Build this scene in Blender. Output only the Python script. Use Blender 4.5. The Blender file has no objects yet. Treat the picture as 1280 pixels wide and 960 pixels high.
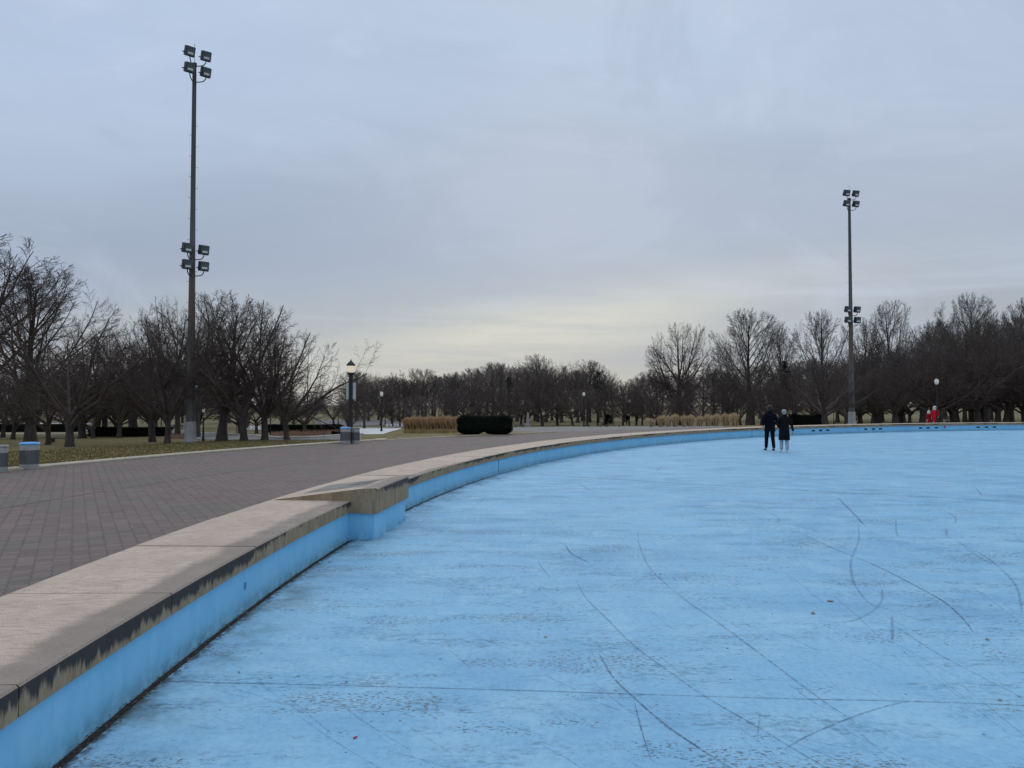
import bpy, bmesh, math, random
import numpy as np
from mathutils import Vector, Matrix, noise
R = math.radians
random.seed(7)
scene = bpy.context.scene
col = scene.collection
# ------------------------------------------------------------------ camera
F, HOR, EYE = 946.0, 505.4, 1.76            # focal length in px of a 1280 wide picture, horizon row, eye height
PITCH = math.atan((HOR-480)/F)
cd = bpy.data.cameras.new('camera'); cam = bpy.data.objects.new('camera', cd); col.objects.link(cam)
cd.sensor_width = 36; cd.lens = F/1280*36; cd.clip_start = .05; cd.clip_end = 3000
cam.location = (0, 0, EYE); cam.rotation_euler = (R(90)+PITCH, 0, 0)
scene.camera = cam
CX, CY, PR = 44.8, 5.86, 47.1               # centre and radius of the round pool
RO = 48.155                                 # outer edge of the coping
PO = 59.6                                   # outer edge of the brick plaza
ZC = .508                                   # top of the coping
def T(rho): return -.028*min(max(rho-61, 0), 46.5)
def terr(x, y): return T(math.hypot(x-CX, y-CY))
def ray(px, py):
    x = (px-640)/F; y = -(py-480)/F
    return Vector((x, math.cos(PITCH)-y*math.sin(PITCH), math.sin(PITCH)+y*math.cos(PITCH)))
def at(px, py, z=0):                        # where a sight line meets a level plane
    d = ray(px, py); t = (z-EYE)/d.z
    return Vector((d.x*t, d.y*t, z))
def gp(px, py):                             # where it meets the terrain
    z = 0
    for _ in range(30):
        p = at(px, py, z); z = .5*z+.5*terr(p.x, p.y)
    p.z = terr(p.x, p.y); return p
def on(px, Y):                              # ground point at depth Y under picture column px
    x = (px-640)/F*Y
    return Vector((x, Y, terr(x, Y)))
def hgt(py, Y): return EYE+(HOR-py)/F*Y     # height of a picture row at depth Y
# ------------------------------------------------------------------ tagging / building
def tag(o, label=None, cat=None, group=None, kind=None):
    if label: o['label'] = label
    if cat: o['category'] = cat
    if group: o['group'] = group
    if kind: o['kind'] = kind
    return o
def empty(name, loc=(0, 0, 0), rz=0, label=None, cat=None, group=None, sc=1):
    o = bpy.data.objects.new(name, None); col.objects.link(o)
    o.location = loc; o.rotation_euler = (0, 0, rz); o.scale = (sc,)*3 if not isinstance(sc, tuple) else sc
    o.empty_display_size = .2
    return tag(o, label, cat, group)
def mesh_np(name, V, Fc, mat, parent=None, smooth=False, mats=None, mi=None):
    me = bpy.data.meshes.new(name)
    V = np.asarray(V, dtype=np.float32); Fc = np.asarray(Fc, dtype=np.int32)
    n, k = Fc.shape
    me.vertices.add(len(V)); me.vertices.foreach_set('co', V.ravel())
    me.loops.add(n*k); me.loops.foreach_set('vertex_index', Fc.ravel())
    me.polygons.add(n); me.polygons.foreach_set('loop_start', np.arange(0, n*k, k, dtype=np.int32))
    me.polygons.foreach_set('loop_total', np.full(n, k, dtype=np.int32))
    if smooth: me.polygons.foreach_set('use_smooth', np.ones(n, dtype=bool))
    me.update(calc_edges=True)
    me.materials.append(mat)
    o = bpy.data.objects.new(name, me); col.objects.link(o)
    if parent: o.parent = parent
    return o
def mesh_py(name, V, Fc, mat, parent=None, smooth=False):
    me = bpy.data.meshes.new(name); me.from_pydata([tuple(v) for v in V], [], Fc); me.update()
    for m in (mat if isinstance(mat, (list, tuple)) else [mat]): me.materials.append(m)
    if smooth: me.shade_smooth()
    o = bpy.data.objects.new(name, me); col.objects.link(o)
    if parent: o.parent = parent
    return o
class MB:
    def __init__(s): s.bm = bmesh.new()
    def box(s, x0, x1, y0, y1, z0, z1, bev=0, M=None):
        g = bmesh.ops.create_cube(s.bm, size=1)
        m = Matrix.Translation(((x0+x1)/2, (y0+y1)/2, (z0+z1)/2)) @ Matrix.Diagonal((x1-x0, y1-y0, z1-z0, 1))
        bmesh.ops.transform(s.bm, matrix=(M or Matrix()) @ m, verts=g['verts'])
        if bev:
            es = list({e for v in g['verts'] for e in v.link_edges})
            bmesh.ops.bevel(s.bm, geom=es, offset=bev, segments=2, affect='EDGES', profile=.5)
        return s
    def tube(s, pts, rad, n=10, M=None, closed=False):
        pts = [Vector(p) for p in pts]
        if not isinstance(rad, (list, tuple)): rad = [rad]*len(pts)
        rings = []; up = Vector((0, 0, 1)); prev = None
        for i, p in enumerate(pts):
            d = (pts[min(i+1, len(pts)-1)]-pts[max(i-1, 0)]).normalized()
            a = prev if prev is not None else (up.cross(d) if abs(d.z) < .95 else Vector((1, 0, 0)))
            a = (a-d*a.dot(d)).normalized(); prev = a; b = d.cross(a)
            ring = []
            for k in range(n):
                t = 2*math.pi*k/n
                q = p+(a*math.cos(t)+b*math.sin(t))*rad[i]
                ring.append(s.bm.verts.new(M @ q if M else q))
            rings.append(ring)
        for i in range(len(rings)-1):
            for k in range(n):
                s.bm.faces.new((rings[i][k], rings[i][(k+1) % n], rings[i+1][(k+1) % n], rings[i+1][k]))
        s.bm.faces.new(rings[0][::-1]); s.bm.faces.new(rings[-1])
        return s
    def lathe(s, prof, n=24, c=(0, 0, 0), cap=True):
        rings = []
        for r, z in prof:
            rings.append([s.bm.verts.new((c[0]+r*math.cos(2*math.pi*k/n), c[1]+r*math.sin(2*math.pi*k/n), c[2]+z)) for k in range(n)])
        for i in range(len(rings)-1):
            for k in range(n):
                s.bm.faces.new((rings[i][k], rings[i][(k+1) % n], rings[i+1][(k+1) % n], rings[i+1][k]))
        if cap:
            s.bm.faces.new(rings[0][::-1]); s.bm.faces.new(rings[-1])
        return s
    def build(s, name, mat, parent=None, smooth=False):
        bmesh.ops.recalc_face_normals(s.bm, faces=s.bm.faces)
        me = bpy.data.meshes.new(name); s.bm.to_mesh(me); s.bm.free(); me.materials.append(mat)
        if smooth:
            me.shade_smooth()
            try: me.set_sharp_from_angle(angle=R(38))
            except Exception: pass
        o = bpy.data.objects.new(name, me); col.objects.link(o)
        if parent: o.parent = parent
        return o
def copy_tree(o, parent=None):
    c = o.copy(); col.objects.link(c)
    if parent: c.parent = parent
    for ch in o.children: copy_tree(ch, c)
    return c
# ------------------------------------------------------------------ materials
def srgb(r, g, b):
    f = lambda c: (c/255/12.92) if c/255 <= .04045 else ((c/255+.055)/1.055)**2.4
    return (f(r), f(g), f(b), 1)
class NT:
    def __init__(s, mat): s.t = mat.node_tree; s.n = s.t.nodes; s.l = s.t.links
    def new(s, typ, **kw):
        n = s.n.new(typ)
        for k, v in kw.items():
            if k == 'inp':
                for i, x in v.items():
                    if hasattr(x, 'links') or hasattr(x, 'is_output'): s.l.new(x, n.inputs[i])
                    else: n.inputs[i].default_value = x
            else: setattr(n, k, v)
        return n
    def math(s, op, a, b=0, c=0, clamp=False):
        return s.new('ShaderNodeMath', operation=op, use_clamp=clamp, inp={0: a, 1: b, 2: c}).outputs[0]
    def vm(s, op, a, b=(0, 0, 0)): 
        n = s.new('ShaderNodeVectorMath', operation=op, inp={0: a, 1: b})
        return n.outputs[1] if op == 'LENGTH' else n.outputs[0]
    def noise(s, vec, sc, det=4, rough=.55, dist=0):
        return s.new('ShaderNodeTexNoise', inp={'Vector': vec, 'Scale': sc, 'Detail': det, 'Roughness': rough, 'Distortion': dist}).outputs[0]
    def ramp(s, fac, a, b, lo=0., hi=1.):
        return s.new('ShaderNodeMapRange', interpolation_type='SMOOTHSTEP', inp={0: fac, 1: a, 2: b, 3: lo, 4: hi}).outputs[0]
    def mix(s, f, a, b, typ='MIX'):
        n = s.n.new('ShaderNodeMix'); n.data_type = 'RGBA'; n.blend_type = typ
        for i, x in ((0, f), (6, a), (7, b)):
            if hasattr(x, 'is_output'): s.l.new(x, n.inputs[i])
            else: n.inputs[i].default_value = x
        return n.outputs[2]
    def pos(s): return s.new('ShaderNodeNewGeometry').outputs['Position']
    def bump(s, h, st, dist=.01): return s.new('ShaderNodeBump', inp={'Height': h, 'Strength': st, 'Distance': dist}).outputs[0]
def newmat(name):
    m = bpy.data.materials.new(name); m.use_nodes = True
    nt = NT(m); b = nt.n['Principled BSDF']; return m, nt, b
def pbr(name, c1, c2=None, sc=8, rough=.7, bump=.2, bd=.01, metal=0, spec=.4, stretch=None):
    m, nt, b = newmat(name)
    c2 = c2 or tuple(min(1, x*.75) for x in c1[:3])+(1,)
    v = nt.new('ShaderNodeTexCoord').outputs['Object']
    if stretch: v = nt.vm('MULTIPLY', v, stretch)
    n1 = nt.noise(v, sc, 6); f = nt.ramp(n1, .3, .7)
    nt.l.new(nt.mix(f, c1, c2), b.inputs['Base Color'])
    b.inputs['Roughness'].default_value = rough; b.inputs['Metallic'].default_value = metal
    b.inputs['Specular IOR Level'].default_value = spec
    if bump: nt.l.new(nt.bump(nt.noise(v, sc*3, 5), bump, bd), b.inputs['Normal'])
    return m
def rgb(r, g, b): return (r, g, b, 1)
MT = {}
MT['bark'] = pbr('bark', rgb(.050, .040, .036), rgb(.090, .074, .066), 6, .9, .8, .03, spec=.2, stretch=(1, 1, .25))
MT['twig'] = pbr('twig_bark', rgb(.074, .056, .051), rgb(.110, .086, .078), 3, .9, 0, spec=.15)
MT['twig_pale'] = pbr('twig_bark_pale', rgb(.095, .079, .071), rgb(.14, .118, .105), 3, .9, 0, spec=.15)
MT['twig_far'] = pbr('twig_bark_hazed', rgb(.115, .095, .090), rgb(.155, .132, .122), 3, .9, 0, spec=.15)  # paler grey twigs: distance haze put into the colour of far trees
MT['twig_red'] = pbr('twig_bark_red', rgb(.066, .048, .047), rgb(.095, .072, .068), 3, .9, 0, spec=.15)
MT['leaf_dark'] = pbr('evergreen_leaf', rgb(.0035, .0055, .004), rgb(.009, .013, .008), 9, .9, 0, spec=.05)
MT['conifer'] = pbr('conifer_needles', rgb(.010, .018, .015), rgb(.02, .032, .024), 5, .8, 0, spec=.2)
MT['dry_grass'] = pbr('dry_ornamental_grass', rgb(.42, .27, .15), rgb(.58, .41, .25), 5, .9, 0, spec=.15)
MT['dry_grass_pale'] = pbr('dry_grass_pale', rgb(.50, .37, .22), rgb(.68, .52, .33), 5, .9, 0, spec=.15)
MT['black_metal'] = pbr('black_painted_metal', rgb(.012, .012, .013), rgb(.02, .02, .02), 12, .45, .1, .002, spec=.4)
MT['dark_housing'] = pbr('lamp_housing_grey', rgb(.03, .034, .036), rgb(.05, .055, .056), 9, .5, .1, .003)
MT['lens'] = pbr('reflector_glass', rgb(.07, .085, .085), rgb(.12, .135, .13), 4, .35, 0, metal=.15, spec=.5)
MT['lens_bright'] = pbr('lens_reflection', rgb(.78, .78, .74), rgb(.86, .86, .82), 4, .3, 0, spec=.6)
MT['galv'] = pbr('galvanised_steel', rgb(.34, .35, .35), rgb(.44, .45, .45), 14, .5, .1, .003, metal=.35)
MT['galv_dark'] = pbr('perforated_steel', rgb(.13, .14, .145), rgb(.18, .19, .195), 30, .6, .3, .004, metal=.3)
MT['blue_lid'] = pbr('blue_plastic_lid', rgb(.10, .36, .72), rgb(.13, .42, .8), 10, .45, .05, .002)
MT['grey_lid'] = pbr('grey_plastic_lid', rgb(.35, .36, .36), rgb(.10, .10, .10), 16, .5, .05, .002)
MT['concrete'] = pbr('kerb_concrete', rgb(.27, .25, .21), rgb(.36, .33, .28), 6, .85, .4, .006)
MT['concrete_white'] = pbr('terrace_concrete', rgb(.46, .47, .47), rgb(.58, .59, .58), 1.3, .8, .2, .006)
MT['asphalt'] = pbr('asphalt', rgb(.115, .115, .12), rgb(.155, .152, .15), 1.1, .85, .4, .004)
MT['white_paint'] = pbr('white_painted', rgb(.5, .5, .49), rgb(.6, .6, .58), 8, .6, .1, .002)
MT['pale_stone'] = pbr('pale_stone', rgb(.26, .26, .25), rgb(.34, .33, .31), 8, .8, .3, .004)
MT['bench_wood'] = pbr('weathered_bench', rgb(.07, .068, .062), rgb(.11, .105, .095), 6, .8, .3, .004)
MT['red_brush'] = pbr('red_brown_brush', rgb(.22, .11, .085), rgb(.34, .25, .18), 3, .9, 0, spec=.15)
MT['navy'] = pbr('navy_cloth', rgb(.004, .005, .010), rgb(.007, .008, .014), 10, .95, .2, .004, spec=.1)
MT['black_cloth'] = pbr('black_cloth', rgb(.006, .006, .007), rgb(.012, .012, .013), 10, .95, .2, .004, spec=.1)
MT['pale_denim'] = pbr('pale_grey_trousers', rgb(.30, .34, .40), rgb(.38, .42, .48), 10, .9, .2, .004, spec=.1)
MT['red_cloth'] = pbr('red_coat_cloth', rgb(.55, .012, .035), rgb(.66, .02, .05), 10, .9, .2, .004, spec=.1)
MT['dark_red_cloth'] = pbr('dark_red_cloth', rgb(.30, .008, .018), rgb(.38, .012, .025), 10, .9, .2, .004, spec=.1)
MT['white_cloth'] = pbr('white_fluffy_cloth', rgb(.75, .73, .7), rgb(.62, .6, .58), 20, .95, .5, .01, spec=.1)
MT['silver_hair'] = pbr('silver_hair', rgb(.20, .19, .18), rgb(.42, .40, .37), 30, .7, .3, .004)
MT['dark_hair'] = pbr('dark_hair', rgb(.03, .014, .012), rgb(.05, .022, .018), 30, .6, .3, .004)
MT['skin'] = pbr('skin', rgb(.50, .30, .22), rgb(.56, .35, .26), 6, .6, 0)
MT['shoe'] = pbr('dark_shoe', rgb(.012, .012, .012), rgb(.03, .03, .03), 10, .5, .1, .002)
MT['shoe_white'] = pbr('white_shoe', rgb(.6, .6, .6), rgb(.7, .7, .7), 10, .5, .1, .002)
MT['lamp_white'] = pbr('frosted_globe', rgb(.55, .54, .52), rgb(.6, .59, .57), 4, .35, 0)
b = MT['lamp_white'].node_tree.nodes['Principled BSDF']
b.inputs['Emission Color'].default_value = (1, .95, .88, 1); b.inputs['Emission Strength'].default_value = .12
MT['lamp_lit'] = pbr('lit_lamp_glass', rgb(.75, .68, .55), rgb(.8, .74, .6), 4, .25, 0)
b = MT['lamp_lit'].node_tree.nodes['Principled BSDF']
b.inputs['Emission Color'].default_value = (1, .82, .58, 1); b.inputs['Emission Strength'].default_value = .45
MT['sign'] = pbr('pale_sign', rgb(.42, .45, .46), rgb(.5, .53, .54), 4, .6, 0)
MT['dark_slot'] = pbr('dark_slot', rgb(.01, .01, .012), rgb(.02, .02, .02), 8, .8, 0)
MT['red_mark'] = pbr('red_reflector', rgb(.35, .05, .10), rgb(.4, .06, .12), 8, .5, 0)
MT['gutter'] = pbr('gutter_dirt', rgb(.012, .011, .010), rgb(.07, .06, .055), 45, .95, 1, .02)
MT['dark_debris'] = pbr('dark_debris', rgb(.025, .021, .018), rgb(.09, .07, .05), 25, .9, 0, spec=.1)
MT['debris_light'] = pbr('pale_debris', rgb(.30, .26, .20), rgb(.5, .45, .38), 20, .9, 0)
MT['leaf_litter'] = pbr('dead_leaf', rgb(.40, .30, .14), rgb(.22, .15, .07), 1.5, .9, 0, spec=.15)
MT['red_litter'] = pbr('red_leaf', rgb(.4, .03, .03), rgb(.3, .05, .03), 10, .8, 0)
MT['grass_blade'] = pbr('grass_blade', rgb(.10, .105, .035), rgb(.16, .145, .06), .7, .9, 0, spec=.15)

def polar(nt):
    p = nt.pos(); d = nt.vm('SUBTRACT', p, (CX, CY, 0))
    d2 = nt.vm('MULTIPLY', d, (1, 1, 0)); return p, nt.vm('LENGTH', d2)
def m_floor():
    m, nt, b = newmat('blue_pool_floor'); p, rho = polar(nt)
    big = nt.noise(p, .33, 5, .6); mid = nt.noise(p, 1.7, 6, .65)
    c = nt.mix(nt.ramp(big, .3, .72), srgb(136, 189, 222), srgb(119, 173, 211))
    c = nt.mix(nt.ramp(mid, .38, .66, 0, .7), c, srgb(152, 197, 224))
    fine = nt.noise(p, 22, 8, .75)
    c = nt.mix(nt.ramp(fine, .42, .75, 0, .45), c, srgb(88, 130, 166))
    # streaky worn bands (brush and water marks, roughly along x)
    sp = nt.vm('MULTIPLY', p, (.28, 1.25, 1)); st = nt.noise(sp, 2.2, 8, .72, .4)
    streak = nt.ramp(st, .47, .62)
    grain = nt.ramp(nt.noise(nt.vm('MULTIPLY', p, (.45, 1, 1)), 26, 6, .8), .45, .62)
    c = nt.mix(nt.math('MULTIPLY', nt.math('MULTIPLY', streak, grain), .62), c, srgb(66, 94, 114))
    c = nt.mix(nt.math('MULTIPLY', nt.ramp(nt.noise(sp, .7, 4, .6), .5, .8), .35), c, srgb(92, 138, 176))
    # flaked off paint in clusters
    chipn = nt.noise(nt.vm('MULTIPLY', p, (.5, 1, 1)), 58, 3, .6); clus = nt.noise(nt.vm('MULTIPLY', p, (.55, 1.3, 1)), 1.15, 5, .7)
    thr = nt.ramp(clus, .45, .62, .76, .55)
    chip = nt.math('GREATER_THAN', chipn, thr)
    cc = nt.mix(nt.ramp(nt.noise(p, 2.5, 3), .38, .55), srgb(56, 72, 88), srgb(100, 84, 68))
    c = nt.mix(nt.math('MULTIPLY', chip, .68), c, cc)
    spk = nt.new('ShaderNodeTexVoronoi', feature='F1', inp={'Vector': p, 'Scale': 9.0, 'Randomness': 1})
    sp1 = nt.math('LESS_THAN', spk.outputs['Distance'], nt.ramp(nt.noise(p, 2.3, 4), .45, .65, .0, .10))
    c = nt.mix(nt.math('MULTIPLY', sp1, .75), c, srgb(46, 62, 80))
    chip2 = nt.math('GREATER_THAN', nt.noise(nt.vm('MULTIPLY', p, (.7, 1, 1)), 120, 2, .6), nt.ramp(nt.noise(p, 2.6, 5, .75), .42, .68, .76, .60))
    c = nt.mix(nt.math('MULTIPLY', chip2, .6), c, srgb(58, 78, 98))
    lite = nt.ramp(nt.noise(nt.vm('ADD', p, (3, 8, 1)), 1.1, 7, .72), .54, .68, 0, .45); c = nt.mix(lite, c, srgb(160, 204, 228))
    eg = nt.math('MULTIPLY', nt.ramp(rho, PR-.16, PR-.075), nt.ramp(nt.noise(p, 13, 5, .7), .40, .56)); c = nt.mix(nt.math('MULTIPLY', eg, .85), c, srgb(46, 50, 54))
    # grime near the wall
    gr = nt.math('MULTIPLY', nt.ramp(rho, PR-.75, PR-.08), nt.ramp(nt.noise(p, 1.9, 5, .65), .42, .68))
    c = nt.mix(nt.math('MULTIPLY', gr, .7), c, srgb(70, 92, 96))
    nt.l.new(c, b.inputs['Base Color'])
    nt.l.new(nt.ramp(mid, .3, .7, .78, .86), b.inputs['Roughness']); b.inputs['Specular IOR Level'].default_value = .22
    h = nt.math('ADD', nt.math('MULTIPLY', fine, .5), nt.math('MULTIPLY', chip, -.8))
    nt.l.new(nt.bump(h, .35, .004), b.inputs['Normal'])
    return m
def m_scuff(name, colr, lo, hi, a):
    m, nt, b = newmat(name); p = nt.pos()
    b.inputs['Base Color'].default_value = colr; b.inputs['Roughness'].default_value = .8
    f = nt.math('MULTIPLY', nt.ramp(nt.noise(p, 24, 5, .7), lo, hi), nt.ramp(nt.noise(p, 1.3, 2), .25, .6, a*.55, a))
    nt.l.new(f, b.inputs['Alpha'])
    return m
def m_wall():
    m, nt, b = newmat('blue_wall_paint'); p, rho = polar(nt)
    n1 = nt.noise(p, 2.2, 5, .6); n2 = nt.noise(nt.vm('MULTIPLY', p, (6, 6, .7)), 1.6, 5, .6)
    c = nt.mix(nt.ramp(n1, .3, .7), srgb(118, 190, 228), srgb(134, 199, 232))
    c = nt.mix(nt.ramp(n2, .46, .7, 0, .5), c, srgb(150, 206, 234))
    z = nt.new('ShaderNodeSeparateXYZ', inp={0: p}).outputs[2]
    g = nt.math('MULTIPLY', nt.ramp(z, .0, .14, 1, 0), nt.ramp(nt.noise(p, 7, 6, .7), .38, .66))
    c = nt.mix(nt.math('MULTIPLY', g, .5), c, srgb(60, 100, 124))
    ch = nt.math('GREATER_THAN', nt.noise(p, 17, 4, .6), .74)
    c = nt.mix(nt.math('MULTIPLY', ch, .6), c, srgb(190, 210, 220))
    ch2 = nt.math('GREATER_THAN', nt.noise(nt.vm('ADD', p, (9, 3, 5)), 19, 4, .6), .77)
    c = nt.mix(nt.math('MULTIPLY', ch2, .8), c, srgb(40, 60, 80))
    nt.l.new(c, b.inputs['Base Color']); b.inputs['Roughness'].default_value = .6
    nt.l.new(nt.bump(nt.noise(p, 30, 6, .7), .25, .004), b.inputs['Normal'])
    return m
def m_coping(wedge=False):
    m, nt, b = newmat('coping_stone_wedge' if wedge else 'coping_stone'); p, rho = polar(nt)
    sx = nt.new('ShaderNodeSeparateXYZ', inp={0: p}); z = sx.outputs[2]; y = sx.outputs[1]; x = sx.outputs[0]
    n1 = nt.noise(p, 3, 6, .6); n2 = nt.noise(nt.vm('MULTIPLY', p, (.5, 2, 1)), 16, 8, .75); n3 = nt.noise(p, 120, 3, .6)
    c = nt.mix(nt.ramp(n1, .3, .7), srgb(208, 190, 174), srgb(191, 172, 157))
    c = nt.mix(nt.ramp(n2, .45, .7, 0, .65), c, srgb(138, 122, 108))
    c = nt.mix(nt.ramp(n3, .48, .66, 0, .55), c, srgb(120, 105, 92))
    c = nt.mix(nt.math('MULTIPLY', nt.ramp(n2, .30, .45, 1, 0), .5), c, srgb(204, 194, 182))
    per = nt.new('ShaderNodeObjectInfo').outputs['Random']
    c = nt.mix(nt.ramp(per, 0, 1, 0, .16), c, srgb(150, 140, 130))
    # soot along the pool edge, on the top
    near = nt.ramp(y, 11.0, 19.0, 1, .25)
    wob = nt.noise(p, 2.6, 6, .65); wid = nt.math('ADD', nt.math('MULTIPLY', near, .30), -.06)
    edge = nt.math('ADD', nt.math('SUBTRACT', rho, PR-.034-(.36 if wedge else 0)), nt.math('MULTIPLY', nt.math('SUBTRACT', wob, .5), .34))
    s1 = nt.new('ShaderNodeMapRange', interpolation_type='SMOOTHSTEP', inp={0: nt.math('SUBTRACT', edge, wid), 1: -.06, 2: .06, 3: .74, 4: 0}).outputs[0]
    s1 = nt.math('MULTIPLY', s1, nt.ramp(nt.noise(p, 1.1, 3), .25, .5, .55, 1))
    top = nt.mix(nt.math('MULTIPLY', s1, nt.ramp(n2, .3, .6, 1.0, .75)), c, srgb(102, 97, 96))
    # fascia: olive brown weathering with a sooty upper half that drips
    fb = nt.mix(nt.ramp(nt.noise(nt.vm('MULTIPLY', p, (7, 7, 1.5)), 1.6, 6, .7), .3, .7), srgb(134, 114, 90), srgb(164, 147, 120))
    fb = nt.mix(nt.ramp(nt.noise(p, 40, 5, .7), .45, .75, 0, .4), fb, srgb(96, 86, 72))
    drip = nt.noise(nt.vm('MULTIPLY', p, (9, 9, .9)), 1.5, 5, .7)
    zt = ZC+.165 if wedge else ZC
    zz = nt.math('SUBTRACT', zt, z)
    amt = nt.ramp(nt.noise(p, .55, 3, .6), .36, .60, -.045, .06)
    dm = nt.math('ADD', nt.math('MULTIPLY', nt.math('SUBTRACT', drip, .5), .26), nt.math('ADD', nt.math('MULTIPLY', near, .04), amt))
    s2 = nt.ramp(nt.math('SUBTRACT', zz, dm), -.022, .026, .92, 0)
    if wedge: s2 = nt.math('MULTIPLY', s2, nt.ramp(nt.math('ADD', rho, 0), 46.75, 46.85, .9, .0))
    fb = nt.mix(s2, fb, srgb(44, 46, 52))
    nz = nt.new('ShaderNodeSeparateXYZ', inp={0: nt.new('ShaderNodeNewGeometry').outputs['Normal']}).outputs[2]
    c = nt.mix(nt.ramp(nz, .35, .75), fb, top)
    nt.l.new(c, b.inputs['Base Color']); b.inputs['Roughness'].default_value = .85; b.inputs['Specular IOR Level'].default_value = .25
    nt.l.new(nt.bump(nt.math('ADD', n3, n2), .5, .004), b.inputs['Normal'])
    return m
def m_plaza():
    m, nt, b = newmat('brick_paving'); p, rho = polar(nt)
    q = nt.new('ShaderNodeMapping', vector_type='POINT', inp={'Vector': p, 'Rotation': (0, 0, R(-30))}).outputs[0]
    wz = nt.noise(q, 30, 2); qq = nt.vm('ADD', q, nt.new('ShaderNodeCombineXYZ', inp={0: nt.math('MULTIPLY', nt.math('SUBTRACT', wz, .5), .03)}).outputs[0])
    br = nt.new('ShaderNodeTexBrick', offset=.07, offset_frequency=2, inp={'Vector': qq, 'Color1': (.0, .0, .0, 1), 'Color2': (1, 1, 1, 1), 'Mortar': (.5, .5, .5, 1), 'Scale': 1, 'Mortar Size': .011, 'Mortar Smooth': .3, 'Bias': 0, 'Brick Width': .18, 'Row Height': .09})
    sn = nt.vm('SNAP', q, (.42, .42, 10)); patch = nt.noise(sn, .42, 3, .55)
    green = nt.ramp(patch, .52, .56)
    ring = nt.ramp(nt.math('ADD', rho, nt.math('MULTIPLY', nt.math('SUBTRACT', nt.noise(sn, 1.3, 1), .5), 2.4)), RO+1.0, RO+1.5, 1, 0)
    green = nt.math('MAXIMUM', nt.math('MULTIPLY', green, .55), nt.math('MULTIPLY', ring, .8))
    c1 = nt.mix(br.outputs['Color'], srgb(111, 98, 95), srgb(132, 118, 113))
    c2 = nt.mix(br.outputs['Color'], srgb(103, 101, 94), srgb(122, 119, 111))
    c = nt.mix(green, c1, c2)
    c = nt.mix(nt.ramp(nt.noise(p, .5, 5, .6), .35, .75, 0, .3), c, srgb(98, 92, 92))
    c = nt.mix(nt.ramp(nt.noise(p, 14, 7, .8), .5, .8, 0, .5), c, srgb(84, 78, 78))
    wear = nt.ramp(nt.noise(p, 1.6, 4), .35, .6, .55, 1)
    c = nt.mix(nt.math('MULTIPLY', br.outputs['Fac'], nt.math('MULTIPLY', wear, .62)), c, srgb(76, 69, 68))
    j = nt.math('LESS_THAN', nt.math('ABSOLUTE', nt.math('SUBTRACT', rho, 53.87)), .022)
    c = nt.mix(nt.math('MULTIPLY', j, .8), c, srgb(54, 48, 48))
    sp = nt.new('ShaderNodeTexVoronoi', feature='F1', inp={'Vector': p, 'Scale': 1.3})
    c = nt.mix(nt.math('MULTIPLY', nt.math('LESS_THAN', sp.outputs['Distance'], .028), .7), c, srgb(190, 185, 180))
    nt.l.new(c, b.inputs['Base Color']); b.inputs['Roughness'].default_value = .88; b.inputs['Specular IOR Level'].default_value = .25
    nt.l.new(nt.bump(nt.math('SUBTRACT', nt.noise(p, 40, 4, .7), nt.math('MULTIPLY', br.outputs['Fac'], 1.2)), .5, .006), b.inputs['Normal'])
    return m
def m_lawn():
    m, nt, b = newmat('winter_lawn'); p, rho = polar(nt)
    n0 = nt.noise(p, .06, 4, .6); n1 = nt.noise(p, .5, 6, .65); n2 = nt.noise(p, 6, 6, .75)
    c = nt.mix(nt.ramp(n1, .32, .66), rgb(.125, .115, .040), rgb(.225, .185, .088))
    c = nt.mix(nt.ramp(n0, .42, .62, 0, .65), c, rgb(.19, .15, .08))
    c = nt.mix(nt.ramp(n2, .4, .68, 0, .75), c, rgb(.055, .052, .022))
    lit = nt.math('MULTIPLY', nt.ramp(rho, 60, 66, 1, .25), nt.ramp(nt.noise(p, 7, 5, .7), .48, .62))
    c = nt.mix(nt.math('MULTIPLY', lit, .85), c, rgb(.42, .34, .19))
    far = nt.ramp(rho, 90, 130); c = nt.mix(nt.math('MULTIPLY', far, .45), c, rgb(.15, .14, .085))
    nt.l.new(c, b.inputs['Base Color']); b.inputs['Roughness'].default_value = .95; b.inputs['Specular IOR Level'].default_value = .1
    nt.l.new(nt.bump(n2, .8, .05), b.inputs['Normal'])
    return m
MT['floor'] = m_floor(); MT['wall'] = m_wall(); MT['coping'] = m_coping(); MT['wedge'] = m_coping(True)
MT['plaza'] = m_plaza(); MT['lawn'] = m_lawn()
MT['scuff'] = m_scuff('tyre_scuff', srgb(64, 86, 112), .30, .62, .55)
MT['scuff_soft'] = m_scuff('tyre_scuff_faint', srgb(66, 88, 112), .30, .66, .36)
MT['joint'] = m_scuff('floor_joint_dirt', srgb(56, 78, 102), .22, .6, .62)
MT['panel'] = pbr('plinth_panel', rgb(.12, .115, .105), rgb(.20, .19, .175), 3, .5, .3, .004)
MT['panel_dark'] = pbr('plinth_panel_dark', rgb(.06, .058, .055), rgb(.10, .095, .09), 5, .6, .3, .004)
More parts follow.
